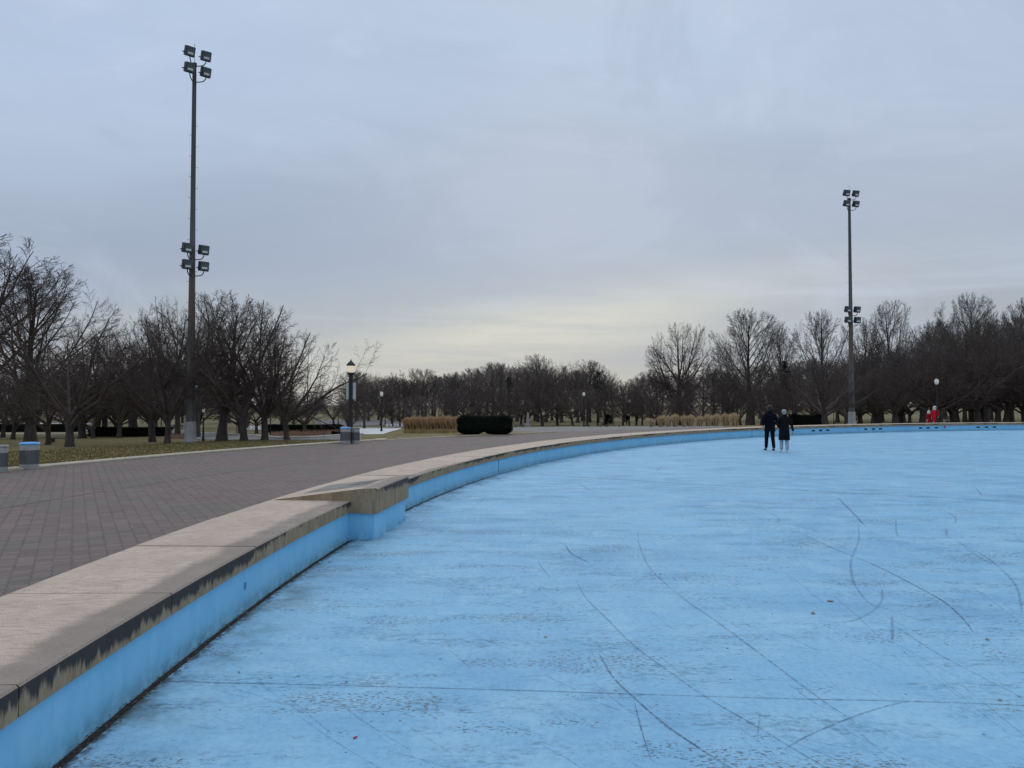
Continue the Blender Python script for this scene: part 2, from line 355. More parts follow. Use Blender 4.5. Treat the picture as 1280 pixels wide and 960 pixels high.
# ------------------------------------------------------------------ setting
def ringpt(rho, a): return (CX+rho*math.cos(a), CY+rho*math.sin(a))
def ring_sheet(name, r_list, a0, a1, na, zf, mat, kind='structure', closed=False):
    V = []; Fc = []
    n = na if closed else na+1
    for r in r_list:
        for i in range(n):
            a = a0+(a1-a0)*i/na; x, y = ringpt(r, a); V.append((x, y, zf(r)))
    for j in range(len(r_list)-1):
        for i in range(na):
            i2 = (i+1) % n
            Fc.append((j*n+i, (j+1)*n+i, (j+1)*n+i2, j*n+i2))
    Fc = [f[::-1] for f in Fc]
    o = mesh_py(name, V, Fc, mat)
    bm = bmesh.new(); bm.from_mesh(o.data)
    if bm.faces and sum(f.normal.z for f in bm.faces) < 0: bmesh.ops.reverse_faces(bm, faces=bm.faces)
    bm.to_mesh(o.data); bm.free()
    return tag(o, kind=kind)
A0, A1 = R(55), R(215)
ring_sheet('lawn', [58, 61, 66, 72, 80, 90, 100, 107.5, 150, 300, 900, 2500], 0, 2*math.pi, 256, lambda r: T(r)-.022, MT['lawn'], closed=True)
ring_sheet('plaza', [PR+.5, 50, 53, 56, PO], 0, 2*math.pi, 360, lambda r: .004, MT['plaza'], closed=True)
# pool floor, with its joints and tyre marks as thin ribbons in the same mesh
def ribbon(V, Fc, MI, pts, w, z, mi, taper=True):
    P = [at(x, y, 0) for x, y in pts]; Q = []
    for i in range(len(P)-1):                                   # Catmull-Rom
        a, b_, c, d = P[max(i-1, 0)], P[i], P[i+1], P[min(i+2, len(P)-1)]
        for k in range(8):
            t = k/8; Q.append(.5*((2*b_)+(c-a)*t+(2*a-5*b_+4*c-d)*t*t+(3*b_-a-3*c+d)*t**3))
    Q.append(P[-1]); n = len(Q); base = len(V)
    for i, q in enumerate(Q):
        d = (Q[min(i+1, n-1)]-Q[max(i-1, 0)]).normalized(); s = Vector((-d.y, d.x, 0))
        ww = w*(.35+.65*math.sin(math.pi*min(1, max(0, i/(n-1))))**.5 if taper else 1)*random.uniform(.75, 1.2)
        V.append(tuple(q+s*ww/2+Vector((0, 0, z)))); V.append(tuple(q-s*ww/2+Vector((0, 0, z))))
    for i in range(n-1):
        Fc.append((base+2*i, base+2*i+1, base+2*i+3, base+2*i+2)); MI.append(mi)
V = []; Fc = []; MI = []
nf = 240; rr = [.01, 10, 20, 30, 38, 43, PR-.068]
for r in rr:
    for i in range(nf):
        x, y = ringpt(r, 2*math.pi*i/nf); V.append((x, y, 0))
for j in range(len(rr)-1):
    for i in range(nf):
        i2 = (i+1) % nf; Fc.append((j*nf+i, (j+1)*nf+i, (j+1)*nf+i2, j*nf+i2)); MI.append(0)
c2 = lambda L: [(640+x/2, 560+y/2) for x, y in L]
ribbon(V, Fc, MI, [(205, 852), (420, 857), (640, 863), (960, 873), (1140, 877), (1330, 884)], .010, .003, 3, False)
ribbon(V, Fc, MI, [(676, 593), (702, 595), (960, 610.8), (1280, 627.5), (1400, 634)], .045, .003, 3, False)
ribbon(V, Fc, MI, [(840, 800), (960, 806), (1100, 819), (1290, 828)], .006, .003, 2, False)
scf = [([(135,245),(150,265),(195,288)],.035,1),([(63,283),(95,325)],.025,2),
 ([(160,330),(185,375),(240,430),(300,490),(380,550),(480,620),(600,690),(700,750),(790,803)],.016,1),
 ([(315,208),(318,240),(345,300),(420,370),(520,440),(600,500),(680,560),(760,620),(860,688)],.028,2),
 ([(218,515),(250,570),(300,620),(380,690),(460,745),(560,808)],.022,1),([(307,640),(325,710),(347,780)],.012,1),
 ([(715,210),(800,250),(900,290),(1000,340),(1080,385),(1130,430),(1153,462)],.030,1),
 ([(865,190),(867,230),(848,280),(852,330),(880,375),(912,402)],.035,2),([(925,355),(925,380),(905,405),(860,430),(805,438)],.035,2),
 ([(800,362),(900,390),(1000,425),(1060,445)],.018,2),([(950,418),(951,490)],.03,2),([(950,440),(1040,500),(1140,555),(1290,632)],.020,2),
 ([(1115,235),(1180,270),(1230,310),(1262,350),(1275,410)],.035,2),([(1115,235),(1170,275),(1200,292)],.025,2),
 ([(680,755),(740,720),(860,670),(960,640),(1025,632)],.014,1),([(815,125),(850,160),(882,195)],.04,1),([(625,150),(662,172),(666,184),(650,190)],.03,2),
 ([(1085,200),(1087,222)],.05,2),([(165,85),(190,103),(215,112)],.04,2),([(300,585),(325,578),(352,578)],.012,1),([(620,660),(612,740)],.012,2),
 ([(960,490),(1050,540),(1150,590)],.010,2),([(690,590),(760,640),(800,655)],.012,2),([(500,600),(640,625),(660,640)],.006,2),([(1060,150),(1105,170),(1108,190)],.035,2),
 ([(1160,100),(1175,120)],.04,2),([(820,700),(900,740),(1010,790)],.008,2),([(-100,150),(-60,120),(-20,110)],.02,2),([(-180,250),(-90,215)],.015,2),([(270,770),(330,805)],.008,2),
 ([(-240,200),(-200,170),(-140,160)],.02,2),([(40,240),(60,222)],.02,2),([(960,180),(962,215),(975,222)],.03,2),([(360,60),(372,48),(400,46)],.06,2)]
for L, w, mi in scf: ribbon(V, Fc, MI, c2(L), w*.75, .0025+.0006*random.random(), mi)
rs = random.Random(3)
for k in range(150):                                             # many faint hairline scratches
    x, y = rs.uniform(250, 1270), rs.uniform(600, 950); a = rs.uniform(.1, .9); l = rs.uniform(20, 90)*(y-500)/300
    ribbon(V, Fc, MI, [(x, y), (x+l*.5, y+l*.5*a+rs.uniform(-3, 3)), (x+l, y+l*a)], rs.uniform(.002, .009), .0018, 2)
fl = mesh_py('pool_floor', V, Fc, [MT['floor'], MT['scuff'], MT['scuff_soft'], MT['joint']]); fl.data.polygons.foreach_set('material_index', MI)
bm = bmesh.new(); bm.from_mesh(fl.data)
for f in bm.faces:
    f.normal_update()
    if f.normal.z < 0: f.normal_flip()
bm.to_mesh(fl.data); bm.free(); tag(fl, kind='structure')
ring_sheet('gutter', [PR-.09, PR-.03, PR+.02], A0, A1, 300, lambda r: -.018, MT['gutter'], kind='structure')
# debris lying in the gutter and on the floor
def specks(name, n, fn, mat, smin, smax, label, cat, kind='stuff', seed=1, flat=.4):
    g = random.Random(seed); V = []; Fc = []
    for _ in range(n):
        x, y, z = fn(g); s = g.uniform(smin, smax); a = g.uniform(0, 6.28); e = g.uniform(.35, .9)
        dx, dy = math.cos(a)*s, math.sin(a)*s; b0 = len(V); t = g.uniform(0, flat)*s
        V += [(x-dx, y-dy, z), (x+dy*e, y-dx*e, z+t), (x+dx, y+dy, z+t*.4), (x-dy*e, y+dx*e, z+t*.7)]
        Fc.append((b0, b0+1, b0+2, b0+3))
    o = mesh_np(name, V, Fc, mat); return tag(o, label, cat, kind=kind)
def ing(g):
    a = math.pi-g.uniform(-.15, .28); x, y = ringpt(PR-.045+g.gauss(-.005, .03), a); return x, y, (-.012 if math.hypot(x-CX, y-CY) > PR-.068 else .004)+g.random()*.014
specks('gutter_debris', 4200, ing, MT['dark_debris'], .004, .012, 'dark brown leaf crumbs and grit lying in the gutter under the blue wall', 'debris')
specks('pale_gutter_debris', 300, ing, MT['debris_light'], .003, .009, 'pale chips and grit lying in the gutter under the blue wall', 'debris', seed=5)
for i, (px, py, s, mt, lab) in enumerate([(1038, 752, .03, 'leaf_litter', 'curled brown leaf on the blue floor, the farther of a pair at right'), (1016, 767, .028, 'leaf_litter', 'curled brown leaf on the blue floor, the nearer of a pair at right'),
      (682, 797, .014, 'leaf_litter', 'small dark leaf alone on the blue floor right of centre'), (444, 923, .014, 'red_litter', 'tiny red scrap on the blue floor near the bottom edge'),
      (299, 841, .012, 'leaf_litter', 'small brown leaf on the blue floor just above the near joint'), (412, 703, .02, 'debris_light', 'pale leaf on the blue floor below the plinth'),
      (1234, 800, .02, 'leaf_litter', 'dark leaf on the blue floor near the right edge'), (1250, 876, .012, 'leaf_litter', 'small dark leaf low on the blue floor at far right')]):
    p = at(px, py, 0); V = []; Fc = []
    for k in range(9):
        t = k/8*2-1; w = s*.55*math.sqrt(max(0, 1-t*t))+.001
        V += [(t*s, -w, .004+.25*s*t*t+.3*w), (t*s, 0, .003), (t*s, w, .004+.3*w)]
    for k in range(8):
        for j in range(2): Fc.append((3*k+j, 3*k+3+j, 3*k+4+j, 3*k+1+j))
    o = mesh_py('fallen_leaf' if mt != 'red_litter' else 'litter_scrap', V, Fc, MT[mt]); o.location = p; o.rotation_euler.z = i*1.3
    tag(o, lab, 'leaf' if mt != 'red_litter' else 'litter')
# pool wall with its coping
pw = empty('pool_wall', (0, 0, 0), label='long curved blue painted pool wall with a wide stone coping', cat='wall')
def arc_block(r0, r1, z0, z1, a0, a1, n, bev=0):
    V = []; Fc = []
    prof = [(r0, z0), (r0, z1-bev), (r0+bev, z1), (r1-bev, z1), (r1, z1-bev), (r1, z0)] if bev else [(r0, z0), (r0, z1), (r1, z1), (r1, z0)]
    k = len(prof)
    for i in range(n+1):
        a = a0+(a1-a0)*i/n
        for r, z in prof:
            x, y = ringpt(r, a); V.append((x, y, z))
    for i in range(n):
        for j in range(k): Fc.append((i*k+j, i*k+(j+1) % k, (i+1)*k+(j+1) % k, (i+1)*k+j))
    Fc.append(tuple(range(k))[::-1]); Fc.append(tuple(n*k+j for j in range(k)))
    return V, Fc
def fixn(o):
    bm = bmesh.new(); bm.from_mesh(o.data); bmesh.ops.recalc_face_normals(bm, faces=bm.faces); bm.to_mesh(o.data); bm.free(); return o
V, Fc = arc_block(PR, RO-.04, -.25, ZC-.147, A0, A1, 320)
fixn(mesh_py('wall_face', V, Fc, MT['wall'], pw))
st = R(2.008); 
# joints: one runs through the point seen at (215, 742)
pj = at(215, 741, ZC); a_ref = math.atan2(pj.y-CY, pj.x-CX) % (2*math.pi)
k = int((A0-a_ref)/st); g = random.Random(2)
while a_ref+k*st < A1:
    a0 = a_ref+k*st+.00011; a1 = a_ref+(k+1)*st-.00011
    V, Fc = arc_block(PR-.034, RO+g.uniform(-.006, .006), ZC-.147, ZC+g.uniform(-.003, .003), a0, a1, 4, .012)
    fixn(mesh_py('coping_slab', V, Fc, MT['coping'], pw)); k += 1
def wall_pt(px, py):                                             # where a sight line meets the inner wall face
    d = ray(px, py); lo, hi = 1, 120
    for t in range(2400):
        q = lo+(hi-lo)*t/2400; x, y = d.x*q, d.y*q
        if math.hypot(x-CX, y-CY) > PR and q > 2: return x, y, EYE+d.z*q
for px, py in ((1016.4,540.6),(1025.3,540.4),(1034.5,540.1),(1081.6,538.6),(1091.5,538.2),(1100.5,538.1),(1150.5,536.8),(1160,536.7),(1170,536.5),(1222,535.2),(1232.6,535.1),(1243,535)):
    x, y, z = wall_pt(px, py); a = math.atan2(y-CY, x-CX)
    o = MB().box(-.01, .01, -.14, .14, -.045, .045, .004).build('drain_slot', MT['dark_slot'], pw)
    rx, ry = ringpt(PR-.004, a); o.location = (rx, ry, .22); o.rotation_euler.z = a
x, y, z = wall_pt(1180.5, 534); a = math.atan2(y-CY, x-CX)
o = MB().box(-.02, .02, -.07, .07, -.07, .07, .01).build('reflector', MT['red_mark'], pw); rx, ry = ringpt(PR-.012, a); o.location = (rx, ry, .27); o.rotation_euler.z = a
for px, py in ((622.9, 580), (939.5, 542)):
    x, y, z = wall_pt(px, py); a = math.atan2(y-CY, x-CX)
    o = MB().box(-.004, .004, -.007, .007, -.17, .17).build('wall_joint', MT['dark_slot'], pw); rx, ry = ringpt(PR-.003, a); o.location = (rx, ry, .185); o.rotation_euler.z = a
x, y, z = wall_pt(306, 740); a = math.atan2(y-CY, x-CX)
o = MB().box(-.002, .003, -.02, .02, -.03, .03).build('wall_patch', pbr('patch_blue', srgb(62, 118, 164), srgb(74, 130, 176), 8, .7, .1), pw); rx, ry = ringpt(PR-.001, a); o.location = (rx, ry, .2); o.rotation_euler.z = a
# raised plinth
pl = empty('plinth', label='raised stone plinth with a sloping top jutting from the pool wall', cat='plinth', loc=(0, 0, 0))
b0, b1 = math.pi-R(4.92), math.pi-R(6.93)
V, Fc = arc_block(46.76, PR+.05, -.1, .345, b1, b0, 6)
fixn(mesh_py('base', V, Fc, MT['wall'], pl))
V = []; Fc = []; e = .03/47; n = 8
prof = [(46.715, .342), (46.715, .655), (46.73, .672), (46.93, .664), (48.09, .512), (48.09, .40), (46.9, .342)]; kk = len(prof)
for i in range(n+1):
    a = b0+e+(b1-e-b0-e)*i/n
    for r, z in prof: x, y = ringpt(r, a); V.append((x, y, z))
for i in range(n):
    for j in range(kk): Fc.append((i*kk+j, i*kk+(j+1) % kk, (i+1)*kk+(j+1) % kk, (i+1)*kk+j))
Fc.append(tuple(range(kk))); Fc.append(tuple(n*kk+j for j in range(kk))[::-1])
fixn(mesh_py('sloping_block', V, Fc, MT['wedge'], pl))
def wz(r): return .664+(.512-.664)*(r-46.93)/(48.09-46.93)
def wpanel(name, r0, r1, f0, f1, dz, mat, parent):
    V = []; aa = lambda f: b0+(b1-b0)*f
    for f in (f0, f1):
        for r in (r0, r1):
            x, y = ringpt(r, aa(f)); V.append((x, y, wz(r)+dz)); V.append((x, y, wz(r)-.02))
    return fixn(mesh_py(name, V, [(0, 2, 6, 4), (0, 1, 3, 2), (4, 6, 7, 5), (0, 4, 5, 1), (2, 3, 7, 6)], mat, parent))
pp = wpanel('panel', 47.0, 47.86, .25, .86, .004, MT['panel'], pl); wpanel('hatch', 47.06, 47.35, .45, .75, .008, MT['panel_dark'], pp)
# kerbs and roads
def strip(name, near, far, mat, dz, thick=0, sub=8):
    """sheet between two pixel polylines, draped on the terrain"""
    def rs_(L, n=60):
        P = [gp(x, y) for x, y in L]; d = [0]
        for i in range(len(P)-1): d.append(d[-1]+(P[i+1]-P[i]).length)
        out = []
        for k in range(n+1):
            s = d[-1]*k/n; i = max(j for j in range(len(P)) if d[j] <= s+1e-9); i = min(i, len(P)-2)
            t = (s-d[i])/max(1e-9, d[i+1]-d[i]); out.append(P[i].lerp(P[i+1], t))
        return out
    A, B = rs_(near), rs_(far); V = []; Fc = []
    for a, b_ in zip(A, B):
        for j in range(sub+1):
            q = a.lerp(b_, j/sub); V.append((q.x, q.y, terr(q.x, q.y)+dz))
    m = sub+1
    for i in range(len(A)-1):
        for j in range(sub): Fc.append((i*m+j, (i+1)*m+j, (i+1)*m+j+1, i*m+j+1))
    o = mesh_py(name, V, Fc, mat)
    if o.data.polygons[0].normal.z < 0: o.data.flip_normals()
    return tag(o, kind='structure')
def kerb_line(name, P, w, h, mat, label=None):
    V = []; Fc = []
    n = len(P)
    for i, p in enumerate(P):
        d = (P[min(i+1, n-1)]-P[max(i-1, 0)]); d.z = 0; d.normalize(); s = Vector((-d.y, d.x, 0))
        z = terr(p.x, p.y)
        for q, zz in ((-w/2, z-.1), (-w/2+.0, z+h-.015), (-w/2+.015, z+h), (w/2-.015, z+h), (w/2, z+h-.015), (w/2, z-.1)):
            v = p+s*q; V.append((v.x, v.y, zz))
    for i in range(n-1):
        for j in range(6): Fc.append((i*6+j, i*6+(j+1) % 6, i*6+6+(j+1) % 6, i*6+6+j))
    Fc.append(tuple(range(6))); Fc.append(tuple(6*(n-1)+j for j in range(6))[::-1])
    return tag(fixn(mesh_py(name, V, Fc, mat)), kind='structure')
def ring_arc(r, px0, px1, n=80):
    """points of a ring between two picture columns (found by azimuth)"""
    out = []
    for i in range(n+1):
        px = px0+(px1-px0)*i/n; sx = (px-640)/F
        lo, hi = 0, 140; Yb = None                     # walk out along the column until rho reaches r
        for k in range(2800):
            Y = k*.05
            if Y > 3 and math.hypot(sx*Y-CX, Y-CY) >= r: Yb = Y; break
        out.append(Vector((sx*Yb, Yb, 0)))
    return out
P = ring_arc(PO+.27, -330, 463, 140)
q = P[-1]; P += [q+Vector((.35, .25, 0)), q+Vector((.45, .8, 0)), q+Vector((.2, 1.3, 0))]
kerb_line('plaza_kerb', P, .55, .07, pbr('kerb_stone', rgb(.34, .31, .24), rgb(.44, .40, .32), 5, .85, .4, .006))
kerb_line('island_kerb', ring_arc(PO+.15, 470, 696, 70), .3, .035, MT['concrete'])
far = [(60,533.5),(120,535),(196,536),(213,537),(245,540.3),(280,543),(320,545.3),(352,548.3),(385,547.5),(425,544.8),(452,543.2)]
near = [(60,539),(120,541),(196,544),(225,547),(245,549.3),(280,550),(320,550.4),(352,550.7),(385,550.7),(425,550.7),(452,551)]
strip('road', near, far, MT['asphalt'], 0)
def poly_pts(L, n=90):
    P = [gp(x, y) for x, y in L]; out = []
    for i in range(len(P)-1):
        for k in range(8): out.append(P[i].lerp(P[i+1], k/8))
    return out+[P[-1]]
kerb_line('road_kerb', poly_pts(far), .3, .10, pbr('pale_kerb', rgb(.38, .37, .34), rgb(.46, .45, .42), 5, .8, .3))
strip('park_road', [(560, 540), (640, 541), (690, 542.3), (760, 541), (830, 538), (905, 535)], [(560, 533.6), (640, 533.4), (700, 533.3), (760, 533), (830, 532.8), (905, 532.2)], MT['asphalt'], 0, sub=14)
# lawn island in front of the park road, ending in a tip
strip('lawn_island', [(560, 546.5), (600, 545.3), (640, 543.2), (670, 541.8), (696, 540.7)], [(560, 537), (600, 538.4), (640, 539.4), (670, 540), (696, 540.5)], MT['lawn'], .012, sub=8)
strip('terrace', [(306, 537), (352, 537.8), (403, 538), (452, 542.9), (478, 542.7), (502, 535.8)], [(306, 533), (352, 533), (403, 533.2), (452, 534.4), (478, 534.6), (502, 535)], MT['concrete_white'], 0, sub=6)
strip('far_path', [(0, 543.2), (60, 542.6), (150, 541), (192, 540)], [(0, 540.4), (60, 540), (150, 538.8), (192, 538)], pbr('sandy_path', rgb(.20, .17, .12), rgb(.27, .23, .165), 2, .9, .3), 0, sub=4)
strip('far_plaza', [(395, 532.5), (452, 532.2), (505, 531), (560, 530)], [(395, 525), (452, 525), (505, 524.5), (560, 524.5)], MT['asphalt'], 0, sub=4)
strip('far_lane', [(-40, 531), (60, 531), (120, 530.4)], [(-40, 528.6), (60, 528.6), (120, 528.4)], MT['concrete_white'], 0, sub=4)
# leaf litter and grass on the near lawn
def on_strip(g):
    px = g.uniform(-60, 470); P_ = None
    while True:
        px = g.uniform(-80, 470); py = 549.8+g.random()**1.4*42
        p = gp(px, py); rho = math.hypot(p.x-CX, p.y-CY)
        if PO+.4 < rho < 72: return p.x, p.y, p.z-.015+g.random()*.02
specks('leaf_litter', 8000, on_strip, MT['leaf_litter'], .025, .065, 'dead yellow brown leaves littering the grass verge beyond the plaza', 'leaves', seed=11, flat=.6)
g = random.Random(4); V = []; Fc = []
for _ in range(26000):
    x, y, z = on_strip(g); h = g.uniform(.03, .075); a = g.uniform(0, 6.28); w = .007; l = g.uniform(-.03, .03)
    b_ = len(V); V += [(x-w*math.cos(a), y-w*math.sin(a), z-.01), (x+w*math.cos(a), y+w*math.sin(a), z-.01), (x+l, y+l*.7, z+h)]; Fc.append((b_, b_+1, b_+2))
tag(mesh_np('grass', V, Fc, MT['grass_blade']), 'short winter grass on the verge between plaza kerb and trees', 'grass', kind='stuff')
# ------------------------------------------------------------------ trees
def unit(v): return v/max(1e-9, math.sqrt(v[0]**2+v[1]**2+v[2]**2))
def tree_mesh(seed, spec):
    g = np.random.default_rng(seed); thick = []; thin = []; trunk = []
    def perp(d, az):
        a = np.cross(d, (0, 0, 1.)) if abs(d[2]) < .93 else np.cross(d, (1., 0, 0)); a = unit(a); b_ = np.cross(d, a)
        return a*math.cos(az)+b_*math.sin(az)
    H, W, hb = spec['H'], spec['W'], spec['hb']
    def inside(p, m=1.):
        zc = (H+hb)/2; hz = (H-hb)/2*m
        return ((p[0]**2+p[1]**2)/(W/2*m)**2+((p[2]-zc)/hz)**2) < 1
    def reach(p, d):                                    # distance to the crown surface along d
        zc = (H+hb)/2; hz = (H-hb)/2; a = np.array((d[0]/(W/2), d[1]/(W/2), d[2]/hz)); b_ = np.array((p[0]/(W/2), p[1]/(W/2), (p[2]-zc)/hz))
        A = a@a; B = a@b_; C_ = b_@b_-1; q = B*B-A*C_
        return max(0, (-B+math.sqrt(q))/A) if q > 0 else 0
    def br(p, d, L, r, lev, free=False):
        n = spec['n'][lev]; pts = [p.copy()]; rad = [r]; ds = [d]
        for i in range(n):
            d = unit(d+g.normal(0, spec['jit'][lev], 3)+np.array((0, 0, spec['up'][lev])))
            p = p+d*L/n
            pts.append(p.copy()); ds.append(d); rad.append(max(spec['rmin'], r*(1-spec['tap'][lev]*(i+1)/n)))
            if lev >= 2 and i < n-1 and not free and not inside(p, 1.05): 
                break
        (trunk if lev == 0 else thick if lev <= 2 else thin).append((np.array(pts), np.array(rad)))
        if lev+1 >= len(spec['n']): return
        k = spec['k'][lev]; m = len(pts)-1; t0 = spec['t0'][lev]; az = g.uniform(0, 6.28)
        for j in range(k):
            t = t0+(1-t0)*((j+g.uniform(.1, .9))/k); q = t*m; i = min(int(q), m-1); f = q-i
            pp_ = pts[i]*(1-f)+pts[i+1]*f; rr_ = rad[i]*(1-f)+rad[i+1]*f; az += 2.4+g.normal(0, .4)
            ang = R(spec['ang'][lev]*(1-spec['angt'][lev]*t)*g.uniform(.75, 1.25))
            if lev > 0 and g.random() < .5 and math.sin(az) < 0: az += 3.14
            cd_ = unit(ds[i+1]*math.cos(ang)+perp(ds[i+1], az)*math.sin(ang))
            if not free and not inside(pp_, 1.02) and lev >= 1: continue
            if lev == 0 and spec.get('leader'):
                u = (t-t0)/(1-t0); Lc = W*spec['ratio'][0]*(math.sin(math.pi*min(1, .22+.72*u))**.7)*g.uniform(.85, 1.15)
            else: Lc = L*spec['ratio'][lev]*(1-.45*(t-t0)/(1-t0+1e-6))*g.uniform(.7, 1.2)
            if not free:
                rc = reach(pp_, unit(cd_+np.array((0, 0, spec['up'][lev+1]*3))))
                Lc = rc*g.uniform(.86, 1.03) if (lev == 0) else min(Lc, max(rc, .12)*g.uniform(.85, 1.1))
            if Lc < .08: continue
            br(pp_, cd_, Lc, max(spec['rmin'], rr_*spec['rr'][lev]), lev+1, free)
    br(np.array((0., 0, -.1)), unit(np.array((spec.get('lean', 0), 0, 1.))), spec['L0'], spec['r0'], 0)
    if spec.get('extra'):
        for p, d, L, r in spec['extra']: br(np.array(p), unit(np.array(d)), L, r, 1, True)
    def tubes(items, sides):
        VV = []; FF = []; off = 0
        byn = {}
        for it in items: byn.setdefault(len(it[0]), []).append(it)
        for m, L in byn.items():
            P = np.array([a for a, _ in L]); Rd = np.array([b_ for _, b_ in L]); D = np.empty_like(P)
            D[:, 1:-1] = P[:, 2:]-P[:, :-2] if m > 2 else 0
            D[:, 0] = P[:, 1]-P[:, 0]; D[:, -1] = P[:, -1]-P[:, -2]
            D /= np.linalg.norm(D, axis=2, keepdims=True)+1e-9
            ref = np.where(np.abs(D[:, :1, 2:3]) < .85, np.array((0, 0, 1.)), np.array((1., 0, 0)))
            A = np.cross(D, np.broadcast_to(ref, D.shape)); A /= np.linalg.norm(A, axis=2, keepdims=True)+1e-9; B = np.cross(D, A)
            th = np.arange(sides)*2*math.pi/sides
            ring = P[:, :, None]+(A[:, :, None]*np.cos(th)[None, None, :, None]+B[:, :, None]*np.sin(th)[None, None, :, None])*Rd[:, :, None, None]
            VV.append(ring.reshape(-1, 3)); nb = len(L)
            base = (np.arange(nb)*m*sides)[:, None, None]+(np.arange(m-1)*sides)[None, :, None]
            k0 = np.arange(sides)[None, None, :]; k1 = (np.arange(sides)+1) % sides; k1 = k1[None, None, :]
            q = np.stack([base+k0, base+k1, base+sides+k1, base+sides+k0], axis=-1).reshape(-1, 4)+off
            FF.append(q); off += nb*m*sides
        return np.concatenate(VV), np.concatenate(FF)
    # root flare
    tp, tr = trunk[0]; tr = tr.copy(); tr[0] *= 1.35; trunk[0] = (tp, tr)
    tv = tubes(trunk, 9); a = tubes(thick, 6 if spec.get('near') else 5); c = tubes(thin, 3)
    cv = np.concatenate([a[0], c[0]]); cf = np.concatenate([a[1], c[1]+len(a[0])])
    return tv, (cv, cf)
SP = {}
SP['vase'] = dict(H=6.2, W=8.2, hb=1.0, L0=1.35, r0=.21, n=[4, 9, 6, 4, 2], jit=[.05, .09, .10, .11, .14], up=[0, .05, .05, .05, .05], tap=[.18, .82, .8, .7, .5],
    k=[7, 12, 8, 7], t0=[.62, .16, .12, .1], ang=[52, 42, 38, 36], angt=[.1, 0, 0, 0], ratio=[3.1, .50, .48, .55], rr=[.60, .46, .52, .6], rmin=.0045, near=1)
SP['round'] = dict(H=10, W=8.0, hb=1.3, L0=8.6, r0=.25, n=[9, 8, 5, 4, 2], jit=[.03, .05, .08, .10, .13], up=[.02, .10, .06, .05, .05], tap=[.86, .84, .8, .7, .5],
    k=[28, 9, 7, 5], t0=[.20, .12, .12, .1], ang=[60, 34, 34, 36], angt=[.55, 0, 0, 0], ratio=[.56, .42, .46, .55], rr=[.46, .46, .55, .6], rmin=.0055, leader=1)
SP['tall'] = dict(H=11, W=9.5, hb=1.8, L0=2.9, r0=.27, n=[4, 10, 6, 4, 2], jit=[.03, .06, .09, .11, .14], up=[0, .05, .05, .05, .05], tap=[.2, .82, .8, .7, .5],
    k=[13, 12, 8, 6], t0=[.55, .2, .12, .1], ang=[48, 42, 36, 36], angt=[.1, 0, 0, 0], ratio=[2.8, .50, .46, .55], rr=[.52, .45, .55, .6], rmin=.0055)
SP['shrubby'] = dict(H=6.0, W=7.6, hb=1.15, L0=1.55, r0=.16, n=[3, 7, 5, 3, 2], jit=[.05, .10, .12, .13, .15], up=[0, .04, .04, .04, .03], tap=[.2, .8, .8, .7, .5],
    k=[8, 11, 8, 7], t0=[.55, .12, .12, .1], ang=[56, 42, 38, 38], angt=[.1, 0, 0, 0], ratio=[2.9, .50, .48, .55], rr=[.55, .46, .55, .6], rmin=.0068)
protos = {}
def proto(key, kind, seed, tw='twig', **over):
    s = dict(SP[kind]); s.update(over)
    tv, cv = tree_mesh(seed, s)
    C = cv[0]; zt = np.percentile(C[:, 2], 99.7); wt = np.percentile(np.abs(C[:, 0]), 98)+np.percentile(np.abs(C[:, 1]), 98)
    if 0: print('TREE', key, 'faces', len(cv[1]), 'h', round(float(zt/s['H']), 2), 'w', round(float(wt/s['W']), 2))
    for A in (tv[0], cv[0]): A[:, 2] *= s['H']/zt; A[:, :2] *= max(.8, min(1.5, s['W']/wt))
    a = mesh_np('trunk', tv[0], tv[1], MT['bark'], smooth=True); c = mesh_np('crown', cv[0], cv[1], MT[tw])
    protos[key] = (a.data, c.data, s['H'], s['W']); bpy.data.objects.remove(a); bpy.data.objects.remove(c)
def plant(key, p, h, rz, label, group=None, w=None, name='bare_tree'):
    tm, cm, H, W = protos[key]; s = h/H; sw = s if w is None else w/W
    o = empty(name, (p[0], p[1], p[2]), rz, label, 'tree', group, sc=(sw, sw, s))
    for nm, me in (('trunk', tm), ('crown', cm)):
        c = bpy.data.objects.new(nm, me); col.objects.link(c); c.parent = o
    return o
for i in range(3): proto('v%d' % i, 'vase', 20+i, 'twig_red' if i == 1 else 'twig')
proto('vw', 'tall', 47, 'twig', H=9.6, W=11, hb=1.4, L0=4.5, k=[16, 11, 8, 6], t0=[.25, .2, .12, .1], ang=[60, 40, 36, 36])
proto('vx', 'vase', 41, 'twig', lean=-.12, extra=[((.05, 0, 1.0), (.93, -.15, .30), 6.2, .12)])
for i in range(3): proto('r%d' % i, 'round', 60+i, 'twig_pale' if i < 2 else 'twig')
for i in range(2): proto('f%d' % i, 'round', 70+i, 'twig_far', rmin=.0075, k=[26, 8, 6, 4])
for i in range(2): proto('t%d' % i, 'tall', 80+i, 'twig_pale' if i == 1 else 'twig')
for i in range(3): proto('s%d' % i, 'shrubby', 90+i, ('twig', 'twig_red', 'twig')[i])
def T_(key, px, py, top, rz, label, w=None, **kw):
    p = gp(px, py); plant(key, p, hgt(top, p.y)-p.z, rz, label, None, w, **kw)
